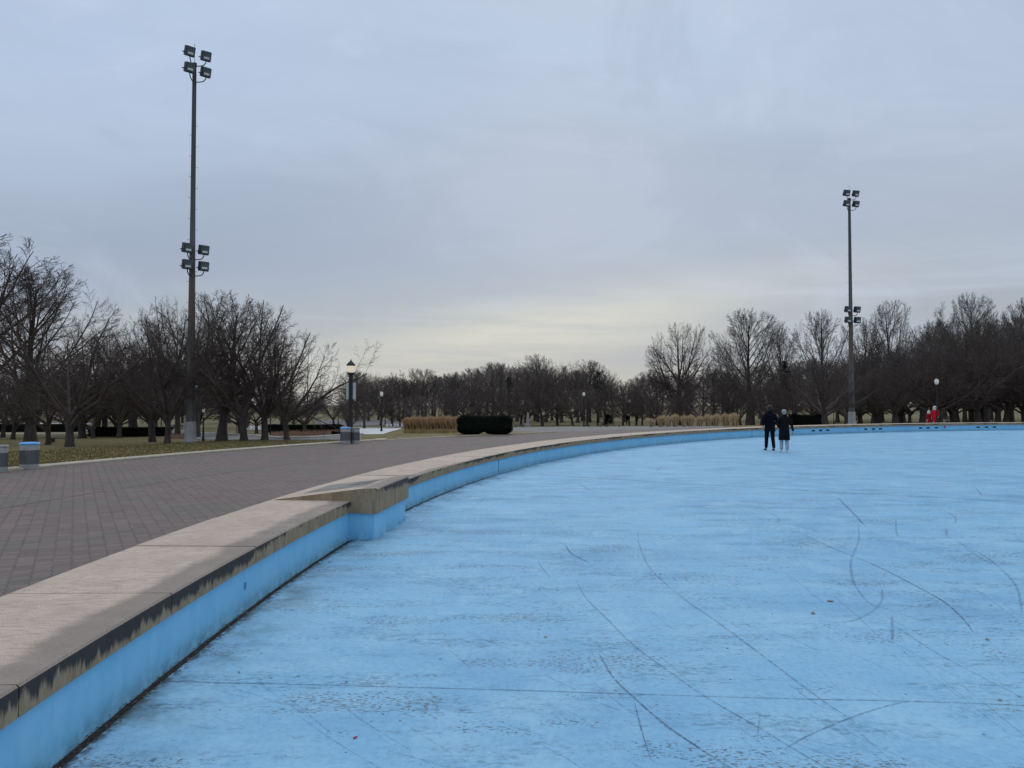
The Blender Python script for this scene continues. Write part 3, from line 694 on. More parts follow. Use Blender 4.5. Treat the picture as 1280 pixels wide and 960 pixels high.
# named trees of the left group
T_('r2', -38, 556, 290, .3, 'tall bare tree at the left edge, only its outer branches in the picture', 13)
T_('r0', 38, 553, 330, 1.1, 'tall bare tree with thick straight trunk behind the blue lidded bin', 8.5)
T_('v2', 60, 555.5, 440, 2.0, 'small forked bare tree just right of the blue lidded bin', 5)
T_('v0', 87, 558, 383, .5, 'wide vase shaped bare tree with pale stubby trunk right of the two bins', 7.2)
T_('v1', 103, 547.5, 430, 1.7, 'slim bare tree standing behind the vase shaped tree near the bins')
T_('s0', 120, 544, 425, .2, 'bare tree with short trunk midway between the bins and the tall pole, nearer of two')
T_('s1', 131, 543, 428, 3.2, 'bare tree with short trunk midway between the bins and the tall pole, farther of two')
T_('v2', 149, 547, 418, 4.1, 'bare tree with a dark straight trunk left of the pair beside the tall pole', 6.5)
T_('s2', 170, 543.5, 420, .9, 'small dark bare tree on the lawn behind the pair beside the tall pole')
T_('v1', 190.6, 552.2, 392, 2.6, 'low forking dark bare tree, left one of the pair beside the tall left pole', 6.6)
T_('v0', 209, 553.6, 388, 5.3, 'slender bare tree, right one of the pair beside the tall left pole', 5.6)
T_('t1', 222, 546, 378, 1.2, 'bare tree with high crown directly behind the tall left pole', 6.5)
T_('r1', 277, 551, 366, 2.2, 'tallest bare tree just right of the left floodlight pole, thick trunk', 6.8)
T_('v2', 305, 551, 378, .7, 'bare tree with dense twigs, second trunk right of the left floodlight pole', 6.8)
T_('v1', 331, 550, 392, 3.9, 'bare tree with dense twigs, third trunk right of the left floodlight pole', 6.6)
T_('vx', 359, 550, 408, 0, 'leaning bare tree with one long limb reaching right over the street lamp', 7.2)
T_('v0', 246, 546, 375, 4.4, 'bare tree behind the tall pole between it and the thick trunked tree', 6.6)
# right hand trees beyond the rim
T_('vw', 851, 531, 402, .4, 'wide bare tree with low spreading branches behind the tan grass clumps', 9.5)
T_('r0', 936, 530.8, 386, 1.3, 'fine egg shaped bare tree rising behind the walking couple', 8.6)
T_('s1', 983, 529.5, 445, .6, 'short dark bare tree with flat branches right of the walking couple', 7)
T_('r1', 1026, 529.5, 388, 2.1, 'pale twigged egg shaped bare tree just left of the right floodlight pole', 8.2)
T_('r2', 975, 528, 402, 2.9, 'bare tree between the two egg shaped trees behind the walking couple', 7.4)
T_('r1', 1118, 528.6, 375, 3.6, 'tall bare tree with open fan crown right of the right floodlight pole', 7.6)
T_('r0', 1215, 528, 366, .9, 'tallest dark bare tree near the right edge above the red figures', 9)
T_('r2', 1075, 529, 398, 1.9, 'bare tree directly behind the right floodlight pole', 7)
T_('r2', 1290, 528, 372, 5.1, 'tall dense bare tree cut by the right edge of the picture', 9)
T_('r0', 1165, 528.5, 402, 4.2, 'rounded dark bare tree right above the two figures in red', 8)
plant('v0', on(1031, 61.5), 5.6, .8, 'low spreading bare tree standing just left of the right floodlight pole', w=7.5)
T_('t1', 908, 527, 422, 2.5, 'smaller bare tree between the wide tree and the egg shaped tree at right', 7)
# mid distance trees that can be told from the wood by their place
T_('s0', 511, 527, 462, .4, 'dark low forking bare tree behind the left end of the tan grass bed', 7.4)
T_('r2', 729, 526, 450, 1.0, 'bare tree with open rounded crown behind the street lamp right of centre', 9.5)
T_('r1', 669, 526, 443, 2.0, 'tall pale bare tree behind the stone pillar at the centre', 8)
T_('t1', 690, 525.5, 455, 3.0, 'bare tree with V shaped limbs right of the stone pillar', 7)
# woods: rows of trees whose tops follow the skyline
def sky_y(px):
    L = [(-500, 385), (-80, 385), (0, 392), (100, 405), (170, 418), (200, 392), (250, 385), (300, 392), (350, 415), (400, 440), (440, 462), (480, 464), (500, 470), (530, 460), (560, 460), (590, 456), (620, 448), (650, 453), (665, 448), (700, 456), (730, 453),
         (752, 462), (770, 472), (790, 468), (820, 464), (870, 458), (930, 456), (1000, 450), (1040, 440), (1080, 426), (1120, 420), (1150, 414), (1185, 390), (1215, 380), (1250, 380), (1300, 382), (1400, 378)]
    for i in range(len(L)-1):
        if L[i][0] <= px <= L[i+1][0]:
            t = (px-L[i][0])/(L[i+1][0]-L[i][0]); return L[i][1]*(1-t)+L[i+1][1]*t
    return 400
g = random.Random(21)
def wood(x0, x1, n, Y0, Y1, keys, lo, hi, label, group, low=None, wf=1.0):
    for i in range(n):
        px = x0+(x1-x0)*(i+g.uniform(.1, .9))/n; Y = g.uniform(Y0, Y1); p = on(px, Y)
        top = sky_y(px) if low is None else low
        h = (hgt(top, Y)-p.z)*g.uniform(lo, hi); k = g.choice(keys); W = protos[k][3]/protos[k][2]*h
        plant(k, p, h, g.uniform(0, 6.28), label, group, w=max(4.5, min(W*wf, 11)))
wood(-420, 440, 20, 58, 72, ['v0', 'v1', 'v2', 's0', 's1'], .42, .58, 'small bare tree on the far lawn behind the left group', 'bare trees on the far left lawn')
wood(-420, 450, 36, 82, 130, ['s0', 's1', 's2', 'v1'], .42, .62, 'distant bare tree far behind the left group', 'distant trees at left')
wood(445, 800, 20, 96, 112, ['s0', 's1', 's2', 'v0', 'f1'], .55, .75, 'low bare tree in the front row of the central wood', 'front row of the central wood')
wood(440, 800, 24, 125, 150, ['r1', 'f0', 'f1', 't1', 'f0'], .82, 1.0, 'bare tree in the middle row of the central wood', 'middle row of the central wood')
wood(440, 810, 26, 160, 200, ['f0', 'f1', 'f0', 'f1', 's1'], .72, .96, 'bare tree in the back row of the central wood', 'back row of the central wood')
wood(800, 1330, 24, 78, 90, ['s0', 's1', 's2', 'v1'], .50, .70, 'low dark bare tree in the front row of the right wood', 'front row of the right wood')
wood(800, 1330, 28, 96, 112, ['s1', 'f0', 'r0', 'f1', 'r1'], .62, .98, 'dark bare tree in the middle row of the right wood', 'middle row of the right wood')
wood(800, 1340, 30, 125, 160, ['f0', 'f1', 'r0', 'r1', 't1'], .70, 1.04, 'bare tree in the back row of the right wood', 'back row of the right wood')
wood(1050, 1340, 9, 70, 76, ['s1', 's2', 's0', 'v2'], .55, .75, 'dark bare tree close behind the pool rim at far right', 'trees behind the rim at far right')
# conifers
def conifer(name, p, h, w, seed, label, cat='tree'):
    g = random.Random(seed); o = empty(name, p, 0, label, cat)
    MB().tube([(0, 0, -.1), (0, 0, h*.5), (0, 0, h*.97)], [h*.02, h*.014, .02], 8).build('trunk', MT['bark'], o)
    V = []; Fc = []
    for k in range(int(70*h/6)+60):
        t = (k+g.random())/(int(70*h/6)+60); z = h*(.10+.88*t); L = w/2*(1-t)**.8*g.uniform(.7, 1.1)+.08; a = g.uniform(0, 6.28)
        for j in range(26):
            s = g.random()**.7*L; dz = -s*.22+s*s/L*.12; cx, cy = math.cos(a)*s, math.sin(a)*s
            b_ = len(V); q = g.uniform(.10, .26); a2 = a+g.uniform(-1.2, 1.2); u = Vector((math.cos(a2), math.sin(a2), g.uniform(-.35, .15)))*q; n = Vector((-math.sin(a2), math.cos(a2), g.uniform(-.5, .5)))*q*.28
            c = Vector((cx+g.uniform(-.1, .1), cy+g.uniform(-.1, .1), z+dz+g.uniform(-.08, .08)))
            V += [tuple(c-n), tuple(c+n), tuple(c+u)]; Fc.append((b_, b_+1, b_+2))
    mesh_np('crown', V, Fc, MT['conifer'], o); return o
p = on(747, 100); conifer('conifer', p, hgt(463, 100)-p.z, 5.6, 1, 'dark green conifer among the bare trees right of the centre lamp')
p = on(760, 95); conifer('conical_shrub', p, 1.5, 1.5, 2, 'small dark rounded evergreen on the lawn right of the conifer', 'shrub')
p = on(982, 92); conifer('conifer', p, hgt(450, 92)-p.z, 5.5, 3, 'dark conifer hidden among bare trees right of the walking couple')
p = on(636, 118); conifer('conifer', p, hgt(470, 118)-p.z, 5, 4, 'dark conifer in the wood left of the stone pillar')
# ------------------------------------------------------------------ hedges and grasses
def leafy(name, p, sx, sy, sz, seed, label, cat='hedge', rz=0, mat='leaf_dark', n=5200, ls=.055, notch=0, e=4.0, sub=26):
    """clipped bush: a lumpy superellipsoid core covered in small leaves, one mesh"""
    g = random.Random(seed); V = []; Fc = []; M4 = e
    def surf(u, v):
        cu, su, cv, sv = math.cos(u), math.sin(u), math.cos(v), math.sin(v)
        f = lambda c: math.copysign(abs(c)**(2/M4), c)
        x = f(cv)*f(cu)*sx/2; y = f(cv)*f(su)*sy/2; z = sz/2+f(sv)*sz/2
        k = 1+.05*noise.noise(Vector((x*1.7+seed, y*1.7, z*1.7)))
        if notch: 
            dn = math.exp(-((x-notch)/.16)**2)*max(0, 1-z/(sz*.42)); y *= 1-.25*dn; z += .26*dn*(1 if z < sz*.4 else 0)
        return Vector((x*k, y*k, z*k))
    nu, nv = sub*2, sub
    for j in range(nv+1):
        for i in range(nu): V.append(tuple(surf(2*math.pi*i/nu, -math.pi/2+math.pi*j/nv)*.97))
    for j in range(nv):
        for i in range(nu):
            Fc.append((j*nu+i, j*nu+(i+1) % nu, (j+1)*nu+(i+1) % nu)); Fc.append((j*nu+i, (j+1)*nu+(i+1) % nu, (j+1)*nu+i))
    for _ in range(n):
        q = surf(g.uniform(0, 6.283), math.asin(g.uniform(-1, 1))); q = q*g.uniform(.95, 1.015); s = ls*g.uniform(.6, 1.4)
        a = Vector((g.gauss(0, 1), g.gauss(0, 1), g.gauss(0, 1))).normalized()*s; c = Vector((g.gauss(0, 1), g.gauss(0, 1), g.gauss(0, 1))).normalized()*s*.6
        b_ = len(V); V += [tuple(q-a), tuple(q+c), tuple(q+a)]; Fc.append((b_, b_+1, b_+2))
    o = mesh_np(name, V, Fc, MT[mat]); o.location = p; o.rotation_euler.z = rz
    return tag(o, label, cat)
p = gp(605.5, 543.4)
leafy('hedge', p+Vector((0, .5, 0)), 3.28, 1.5, 1.16, 3, 'rounded near black clipped hedge beside the tan grass bed', notch=-.12, e=4.5, n=9000, ls=.035)
p = gp(1007, 531); leafy('hedge', on(1006, 66), 2.6, 1.2, .95, 5, 'dark box hedge behind the rim between the couple and the right pole', e=8, n=3500)
leafy('hedge', gp(421, 544.4), .62, .5, .28, 6, 'small black box hedge just left of the lamp post bins', e=8, n=1200, ls=.03)
leafy('hedge', on(163, 66), 7.2, 1.2, .85, 7, 'long low dark hedge far behind the trees left of the tall pole', e=8, n=5000)
leafy('hedge', on(378, 70), 7.4, 1.2, .75, 8, 'long low dark hedge behind the pale terrace under the leaning tree', e=8, n=5000)
leafy('hedge', on(48, 84), 9, 1.2, .9, 9, 'far dark hedge at the left edge behind the lawn trees', e=8, n=4000)
for i, (px, py, s) in enumerate(((377, 542.3, .26), (382.6, 542, .24), (389, 541.3, .28))):
    leafy('round_shrub', gp(px, py), s, s, s*1.05, 20+i, ['small dark ball shrub in the red brush, leftmost of three', 'small dark ball shrub in the red brush, middle of three', 'small dark ball shrub in the red brush, rightmost of three'][i], 'shrub', n=700, ls=.02, e=2.2, sub=10)
def grass_clump(p, h, w, seed, label, group, n=700, mat='dry_grass', sy=None):
    g = random.Random(seed); V = []; Fc = []; sy = sy or w
    for _ in range(n):
        a = g.uniform(0, 6.283); r = math.sqrt(g.random()); x0, y0 = r*math.cos(a)*w*.30, r*math.sin(a)*sy*.30
        lean = g.uniform(.05, .36)*r; hh = h*g.uniform(.68, 1.08)*(1-.18*r*r); bw = g.uniform(.006, .013)
        ax, ay = math.cos(a+g.gauss(0, .5)), math.sin(a+g.gauss(0, .5)); tx, ty = -math.sin(a*3), math.cos(a*3)
        P = [(x0+ax*lean*w*t*t*1.2, y0+ay*lean*sy*t*t*1.2, hh*t-.01) for t in (0, .45, .8, 1)]; ws = [bw, bw*.9, bw*(1.7 if g.random() < .45 else .7), .002]
        b_ = len(V)
        for (x, y, z), ww in zip(P, ws): V += [(x-tx*ww, y-ty*ww, z), (x+tx*ww, y+ty*ww, z)]
        for k in range(3): Fc.append((b_+2*k, b_+2*k+1, b_+2*k+3, b_+2*k+2))
    o = mesh_np('ornamental_grass', V, Fc, MT[mat]); o.location = p
    return tag(o, label, 'grass clump', group)
nb = 9
for i in range(nb):
    px = 509+i*(570-509)/(nb-1)
    pos_ = 'left end clump of the tall tan grass bed beside the pale terrace' if i == 0 else 'right end clump of the tall tan grass bed touching the black hedge' if i == nb-1 else 'tall dry tan grass clump inside the long bed left of the black hedge'
    grass_clump(gp(px, 538.6)+Vector((0, random.uniform(-.1, .25), 0)), 1.22+random.uniform(-.05, .06), .85, 40+i, pos_, None if i in (0, nb-1) else 'tan grass clumps inside the long bed', n=1100, sy=1.2)
gx = [(814, .62), (825.5, .82), (835, .78), (844, .92), (855, .82), (863.5, .86), (875, .78), (884.5, .86), (894.5, .86), (906, .92), (918, .95)]
nm = ['leftmost', 'second from left', 'third from left', 'fourth from left', 'fifth from left', 'middle', 'fifth from right', 'fourth from right', 'third from right', 'second from right', 'rightmost']
for i, (px, s) in enumerate(gx):
    grass_clump(on(px, 66+random.uniform(-.4, .4)), 1.22*s, .80*s, 60+i, 'pale dry grass tuft beyond the pool rim, %s of the row of eleven' % nm[i], 'row of dry grass tufts beyond the rim', n=620, mat='dry_grass_pale')
# red brown low brush in front of the pale terrace
def brush(px0, px1, py0, py1, n, label, mat, seed):
    g = random.Random(seed); V = []; Fc = []
    for _ in range(n):
        p = gp(g.uniform(px0, px1), g.uniform(py0, py1)); h = g.uniform(.08, .34)*(.5+noise.noise(p*.9)*.8+.3); a = g.uniform(0, 6.28); l = g.uniform(0, .15); w = .012
        b_ = len(V); V += [(p.x-w, p.y, p.z-.03), (p.x+w, p.y, p.z-.03), (p.x+l*math.cos(a), p.y+l*math.sin(a), p.z+max(.04, h))]; Fc.append((b_, b_+1, b_+2))
    return tag(mesh_np('low_brush', V, Fc, MT[mat]), label, 'brush', kind='stuff')
brush(338, 424, 538.3, 544.5, 9000, 'red brown winter brush in front of the pale terrace', 'red_brush', 1)
brush(505, 572, 539.4, 541.5, 2500, 'low brown stubble along the foot of the tan grass bed', 'leaf_litter', 2)
brush(208, 238, 544.5, 548.5, 2600, 'rust coloured leaves heaped left of the tall pole foot', 'red_brush', 3)
# ------------------------------------------------------------------ floodlight poles
def floodlight(p, phi, s, top, label, front=.4, zlow=9.9, pegs=True):
    o = empty('floodlight_pole', p, 0, label, 'floodlight')
    MB().lathe([(.40, -.05), (.40, .10), (.31, .12), (.30, .55), (.285, 1.12)], 20).build('base', pbr('pole_base_concrete', rgb(.34, .35, .36), rgb(.44, .45, .45), 3, .7, .2), o, True)
    prof = [(.24, 1.11), (.225, 3), (.19, 6), (.165, 9), (.135, 13), (.11, top-.9), (.10, top-.55)]
    MB().lathe(prof, 18).build('pole', MT['pole'], o, True)
    m = MB(); m.lathe([(.13, top-.55), (.13, top-.36), (.05, top-.33)], 12); m.tube([(0, 0, top-.35), (0, 0, top+.75)], .012, 5); m.build('pole_cap', MT['black_metal'], o, True)
    fx, fy = math.sin(phi), -math.cos(phi); lx, ly = math.cos(phi), math.sin(phi); g = random.Random(int(p.x*10))
    if pegs:
        m = MB()
        for k in range(26):
            z = 3+k*.58; 
            if z > top-1.2: break
            r = .26-.0085*z; sgn = 1 if k % 2 else -1; m.tube([(sgn*lx*(r-.02), sgn*ly*(r-.02), z), (sgn*lx*(r+.11), sgn*ly*(r+.11), z), (sgn*lx*(r+.115), sgn*ly*(r+.115), z+.03)], .009, 5)
        m.build('climbing_pegs', MT['galv_dark'], o)
    for zt in (top, zlow):
        for lev in (0, 1):
            for sd in (-1, 1):
                z = zt-.9*lev+.0; c = Vector((fx*front+lx*s*sd, fy*front+ly*s*sd, z))
                tilt = R(-20 if zt > 12 else -12)+g.uniform(-.04, .04)
                M = Matrix.Translation(c) @ Matrix.Rotation(phi+g.uniform(-.1, .1), 4, 'Z') @ Matrix.Rotation(-tilt, 4, 'X') @ Matrix.Scale(.86, 4)
                bmh = MB(); bmh.box(-.30, .30, -.16, .24, -.31, .31, .06); bmh.box(-.20, .20, .17, .32, -.15, .15, .04); bmh.box(-.44, -.30, -.02, .10, -.15, -.09, .01)
                ho = bmh.build('flood_lamp', MT['dark_housing'], o); ho.matrix_local = M
                MB().box(-.25, .25, -.172, -.15, -.26, .26, .008).build('lens', MT['lens'], ho)
                MB().box(-.17, .17, -.182, -.168, -.16, -.04, .003).build('reflector', MT['lens_bright'], ho)  # pale bar standing in for the bright reflection low on the lens
                pr = .10 if zt > 12 else .19; zz = z-.5
                pts = [(lx*sd*pr*.5, ly*sd*pr*.5, zz), (fx*front*.4+lx*sd*s*.5, fy*front*.4+ly*sd*s*.5, zz-.02), (c.x*.8, c.y*.8, zz+.0), (c.x*.98, c.y*.98, zz+.14), (c.x, c.y, z-.22)]
                MB().tube(pts, .028, 7).build('bracket', MT['black_metal'], o, True)
    return o
m, nt, b = newmat('weathered_pole'); MT['pole'] = m
v = nt.new('ShaderNodeTexCoord').outputs['Object']; z = nt.new('ShaderNodeSeparateXYZ', inp={0: v}).outputs[2]
n1 = nt.noise(nt.vm('MULTIPLY', v, (3, 3, .25)), 2, 6, .65)
c = nt.mix(nt.ramp(n1, .3, .7), rgb(.075, .085, .088), rgb(.12, .13, .13))
rz = nt.math('MULTIPLY', nt.ramp(z, 4.5, 6.5), nt.ramp(z, 8.5, 11.5, 1, .15))
c = nt.mix(nt.math('MULTIPLY', rz, nt.ramp(n1, .25, .6, .6, 1)), c, rgb(.11, .075, .05))
c = nt.mix(nt.ramp(z, 10, 15, 0, .7), c, rgb(.045, .05, .056))
nt.l.new(c, b.inputs['Base Color']); b.inputs['Roughness'].default_value = .6
pL = on(238.5, 41.5); floodlight(pL, R(43), .44, hgt(66, pL.y)-pL.z, 'tall floodlight pole at left with eight lamps rising above the trees', .50, hgt(312, 41.5)-pL.z)
pR_ = on(1064.5, 65); floodlight(pR_, R(12), .445, hgt(241, 65)-pR_.z, 'more distant floodlight pole at right standing behind the pool rim', .30, hgt(387, 65)-pR_.z)
# ------------------------------------------------------------------ street lamps
def street_lamp(p, h, label, kind='globe', group=None, pr=.05, gs=1.0):
    o = empty('street_lamp', p, 0, label, 'street lamp', group)
    MB().lathe([(pr*2.2, -.05), (pr*2.2, .12), (pr*1.7, .2), (pr*1.5, .6), (pr*1.1, .75), (pr, 1), (pr*.85, h-.62), (pr*1.5, h-.6), (pr*1.6, h-.52)], 14).build('post', MT['black_metal'], o, True)
    if kind == 'globe':
        MB().lathe([(.06*gs, h-.46*gs), (.12*gs, h-.40*gs), (.155*gs, h-.26*gs), (.13*gs, h-.12*gs), (.07*gs, h-.04*gs)], 14).build('lamp_glass', MT['lamp_white'], o, True)
        MB().lathe([(.10, h-.05), (.06, h+.0), (.01, h+.06)], 10).build('lamp_cap', MT['black_metal'], o, True)
    else:
        MB().lathe([(.09, h-.53), (.14, h-.40), (.165, h-.2)], 16).build('lamp_glass', MT['lamp_lit'], o, True)
        MB().lathe([(.20, h-.21), (.20, h-.16), (.13, h-.06), (.05, h+.0), (.03, h+.05), (.01, h+.09)], 16).build('lamp_cap', MT['black_metal'], o, True)
    return o
p = on(438.5, 34.4); sl = street_lamp(p, hgt(451.5, 34.4)-p.z, 'nearest black street lamp with pale sign, standing behind the pair of bins', 'lantern', pr=.10)
m = MB().box(-.21, -.09, -.02, .02, 1.98, 2.74, .01).box(.09, .23, -.02, .02, 1.98, 2.74, .01); m.build('sign', MT['sign'], sl)
lamps = [(477, 67, 489, 'black street lamp right of the bins, in front of the far pale terrace'), (481.5, 116, 508, 'small far street lamp just right of the second nearest lamp'),
 (423, 120, 511.5, 'tiny far street lamp left of the nearest lamp post'), (636.5, 110, 502.5, 'far street lamp rising behind the right end of the black hedge'),
 (729.8, 84, 490, 'street lamp in the centre right in front of the conifer'), (787, 104, 499, 'street lamp with the dark clothed person beside it'),
 (1171, 56.8, 473, 'tall street lamp behind the two figures in red'), (1042, 109, 497, 'far street lamp left of the right floodlight pole'), (1239.5, 108, 498, 'far street lamp nearest to the right edge'),
 (1221, 125, 505, 'far street lamp second from the right edge'), (1190, 140, 501, 'faint far street lamp right of the red figures'), (225, 105, 513, 'far street lamp left of the tall left pole'),
 (202, 110, 512, 'far street lamp between the pair of trees left of the tall pole'), (23, 120, 524, 'faint far street lamp behind the trees at the left edge'), (1118, 110, 513, 'faint lamp between trunks right of the right floodlight pole')]
for px, Y, top, lab in lamps:
    p = on(px, Y); street_lamp(p, max(2.2, min(4.2, hgt(top, Y)-p.z)) if px != 1171 else hgt(top, Y)-p.z, lab)
p = gp(254, 551); street_lamp(p, hgt(510.5, p.y)-p.z, 'short black lamp post just right of the left floodlight pole', pr=.035, gs=.5)
for px, py, top, lab in ((296, 544, 519, 'thin dark post between the first and second trees right of the tall pole'), (338, 546, 519, 'thin dark post just right of the third tree trunk beyond the tall pole')):
    p = gp(px, py); h = hgt(top, p.y)-p.z; o = empty('sign_post', p, 0, lab, 'post')
    MB().lathe([(.05, -.05), (.05, .05), (.035, .07), (.03, h)], 8).build('post', MT['black_metal'], o); MB().box(-.06, .06, -.04, -.032, h-.22, h-.04, .003).build('plate', MT['bench_wood'], o)
# ------------------------------------------------------------------ bins
def bin_(p, h, w, lid, label):
    o = empty('litter_bin', p, 0, label, 'bin'); r = w/2
    MB().lathe([(r*.94, 0), (r*.97, .02), (r*.97, h*.20), (r*.95, h*.205)], 28).build('bottom_band', MT['galv'], o, True)
    m = MB(); m.lathe([(r*.94, h*.2), (r*.94, h*.72)], 28, cap=False)
    for k in range(40):
        a = 2*math.pi*k/40; m.box(-.006, .006, -.004, .006, h*.2, h*.72, 0, Matrix.Translation((r*.95*math.cos(a), r*.95*math.sin(a), 0)) @ Matrix.Rotation(a-math.pi/2, 4, 'Z'))
    m.build('mesh_side', MT['galv_dark'], o)
    MB().lathe([(r*.95, h*.715), (r*.98, h*.72), (r*.98, h*.92), (r*.96, h*.925)], 28).build('top_band', MT['galv'], o, True)
    MB().lathe([(r*.9, h*.92), (r*1.04, h*.925), (r*1.06, h*.955), (r*1.0, h*.99), (r*.75, h*1.01), (r*.42, h*.985), (r*.40, h*.93)], 28, cap=False).build('lid', MT[lid], o, True)
    MB().lathe([(r*.46, h*.94), (.01, h*.94)], 20).build('liner', MT['dark_slot'], o)
    for k in range(8):
        a = 2*math.pi*k/8
    return o
def bin_at(px0, px1, yb, yt, lid, label):
    p = gp((px0+px1)/2, yb-1.5); w = (px1-px0)/F*p.y*.88; bin_(p+Vector((0, .05, 0)), hgt(yt+1.5, p.y)-p.z, w, lid, label)
bin_at(22.5, 47.5, 588.5, 551.5, 'blue_lid', 'steel litter bin with bright blue lid near the left edge')
bin_at(-15, 8, 592, 555, 'grey_lid', 'steel litter bin with speckled grey lid cut by the left edge')
bin_at(424, 439, 556.5, 532.5, 'blue_lid', 'steel litter bin with blue rim, left one at the lamp post')
bin_at(438.6, 450, 556, 533, 'grey_lid', 'steel litter bin with grey top, right one at the lamp post')
# ------------------------------------------------------------------ benches, table, stones
def bench(p, w, rz, label, mat='bench_wood', back=True, h=.45, group=None):
    o = empty('park_bench', p, rz, label, 'bench', group)
    m = MB()
    for k in range(4): m.box(-w/2, w/2, -.22+k*.115, -.12+k*.115, h-.04, h, .006)
    m.build('seat', MT[mat], o)
    if back:
        m = MB()
        for k in range(3): m.box(-w/2, w/2, .24+k*.02, .27+k*.02, h+.10+k*.13, h+.20+k*.13, .006)
        m.build('backrest', MT[mat], o)
    for s in (-1, 1):
        MB().box(s*(w/2-.15)-.03, s*(w/2-.15)+.03, -.2, .24, 0, h-.042, .01).build('leg', MT[mat], o)
        if back: MB().box(s*(w/2-.15)-.02, s*(w/2-.15)+.02, .19, .238, h+.0, h+.5, .005).build('back_post', MT[mat], o)
    return o
bench(gp(78, 553), 1.5, .05, 'dark backless bench between the tree trunks right of the left bins', back=False, h=.30)
bench(on(743, 74), 1.4, math.pi, 'low dark bench on the lawn right of the centre street lamp', back=False, h=.3)
bench(on(766, 72), 1.5, math.pi, 'low dark bench at the road edge left of the lamp with the person', back=False, h=.22)
bench(on(649, 80), 1.0, 0, 'small dark bench on the far lawn just right of the black hedge', back=False, h=.35)
bench(on(1187, 84), 1.0, .3, 'pale bench beyond the rim right of the figures in red', mat='pale_stone', back=True)
def white_chair(p, rz, label, group):
    o = empty('white_chair', p, rz, label, 'chair', group); s = .55
    MB().box(-.25*s, .25*s, -.25*s, .25*s, .38*s, .43*s, .01).build('seat', MT['white_paint'], o)
    MB().box(-.25*s, .25*s, -.02, .02, .0, .52*s, .01, Matrix.Translation((0, .25*s, .42*s)) @ Matrix.Rotation(R(-18), 4, 'X')).build('backrest', MT['white_paint'], o)
    for a in (-1, 1):
        for b_ in (-1, 1): MB().box(a*.21*s-.02, a*.21*s+.02, b_*.21*s-.02, b_*.21*s+.02, 0, .379*s).build('leg', MT['white_paint'], o)
for px in (310.5, 316, 320.5, 325.5): white_chair(gp(px, 537.2), random.uniform(-.6, .6), 'white chair in the row between the first tree trunks right of the tall pole', 'white chairs behind the first trees')
for px in (343.5, 348): white_chair(gp(px, 534), .2, 'white chair in the pair on the pale terrace left of the leaning tree', 'pair of white chairs on the terrace')
for px in (484, 489, 493, 497.5, 501.5): white_chair(gp(px, 535), random.uniform(-.5, .5), 'white chair at the terrace end left of the tan grass bed', 'white chairs at the terrace end')
p = on(659.8, 88); o = empty('stone_pillar', p, 0, 'slim pale stone pillar on the far lawn near the centre', 'pillar')
MB().box(-.28, .28, -.28, .28, 0, .35, .03).build('plinth', MT['pale_stone'], o); MB().lathe([(.19, .349), (.13, 1.5), (.10, 1.62), (.02, 1.72)], 4).build('shaft', MT['pale_stone'], o)
p = gp(222, 537); o = empty('picnic_table', p, .05, 'pale topped picnic table seen beyond the road left of the tall pole', 'table')
MB().box(-.95, .95, -.4, .4, .62, .70, .01).build('tabletop', MT['white_paint'], o)
for s in (-1, 1):
    MB().box(s*.45-.05, s*.45+.05, -.3, .3, 0, .619, .01).build('leg', MT['pale_stone'], o)
    MB().box(-.95, .95, s*.62-.12, s*.62+.12, .34, .38, .01).build('bench_board', MT['bench_wood'], o)
# ------------------------------------------------------------------ people
def skin(name, J, E, mat, parent, root=0, sub=2):
    """J: list of (x, y, z, radius_x, radius_y)"""
    me = bpy.data.meshes.new(name); me.from_pydata([j[:3] for j in J], E, []); o = bpy.data.objects.new(name, me); col.objects.link(o)
    m1 = o.modifiers.new('s', 'SKIN'); m2 = o.modifiers.new('b', 'SUBSURF'); m2.levels = m2.render_levels = sub
    for i, j in enumerate(J):
        sv = me.skin_vertices[0].data[i]; sv.radius = (j[3], j[4]); sv.use_root = (i == root)
    dg = bpy.context.evaluated_depsgraph_get(); ev = o.evaluated_get(dg); nm = bpy.data.meshes.new_from_object(ev)
    bpy.data.objects.remove(o); nm.materials.append(mat); nm.shade_smooth()
    q = bpy.data.objects.new(name, nm); col.objects.link(q); q.parent = parent; return q
def loft(name, rings, mat, parent, n=20, cap=(True, True)):
    """rings: (cx, cy, z, rx, ry)"""
    V = []; Fc = []
    for cx, cy, z, rx, ry in rings:
        for k in range(n):
            t = 2*math.pi*k/n; V.append((cx+rx*math.cos(t), cy+ry*math.sin(t), z+.004*math.sin(5*t)))
    for i in range(len(rings)-1):
        for k in range(n): Fc.append((i*n+k, i*n+(k+1) % n, (i+1)*n+(k+1) % n, (i+1)*n+k))
    if cap[0]: Fc.append(tuple(range(n))[::-1])
    if cap[1]: Fc.append(tuple((len(rings)-1)*n+k for k in range(n)))
    return mesh_py(name, V, Fc, mat, parent, True)
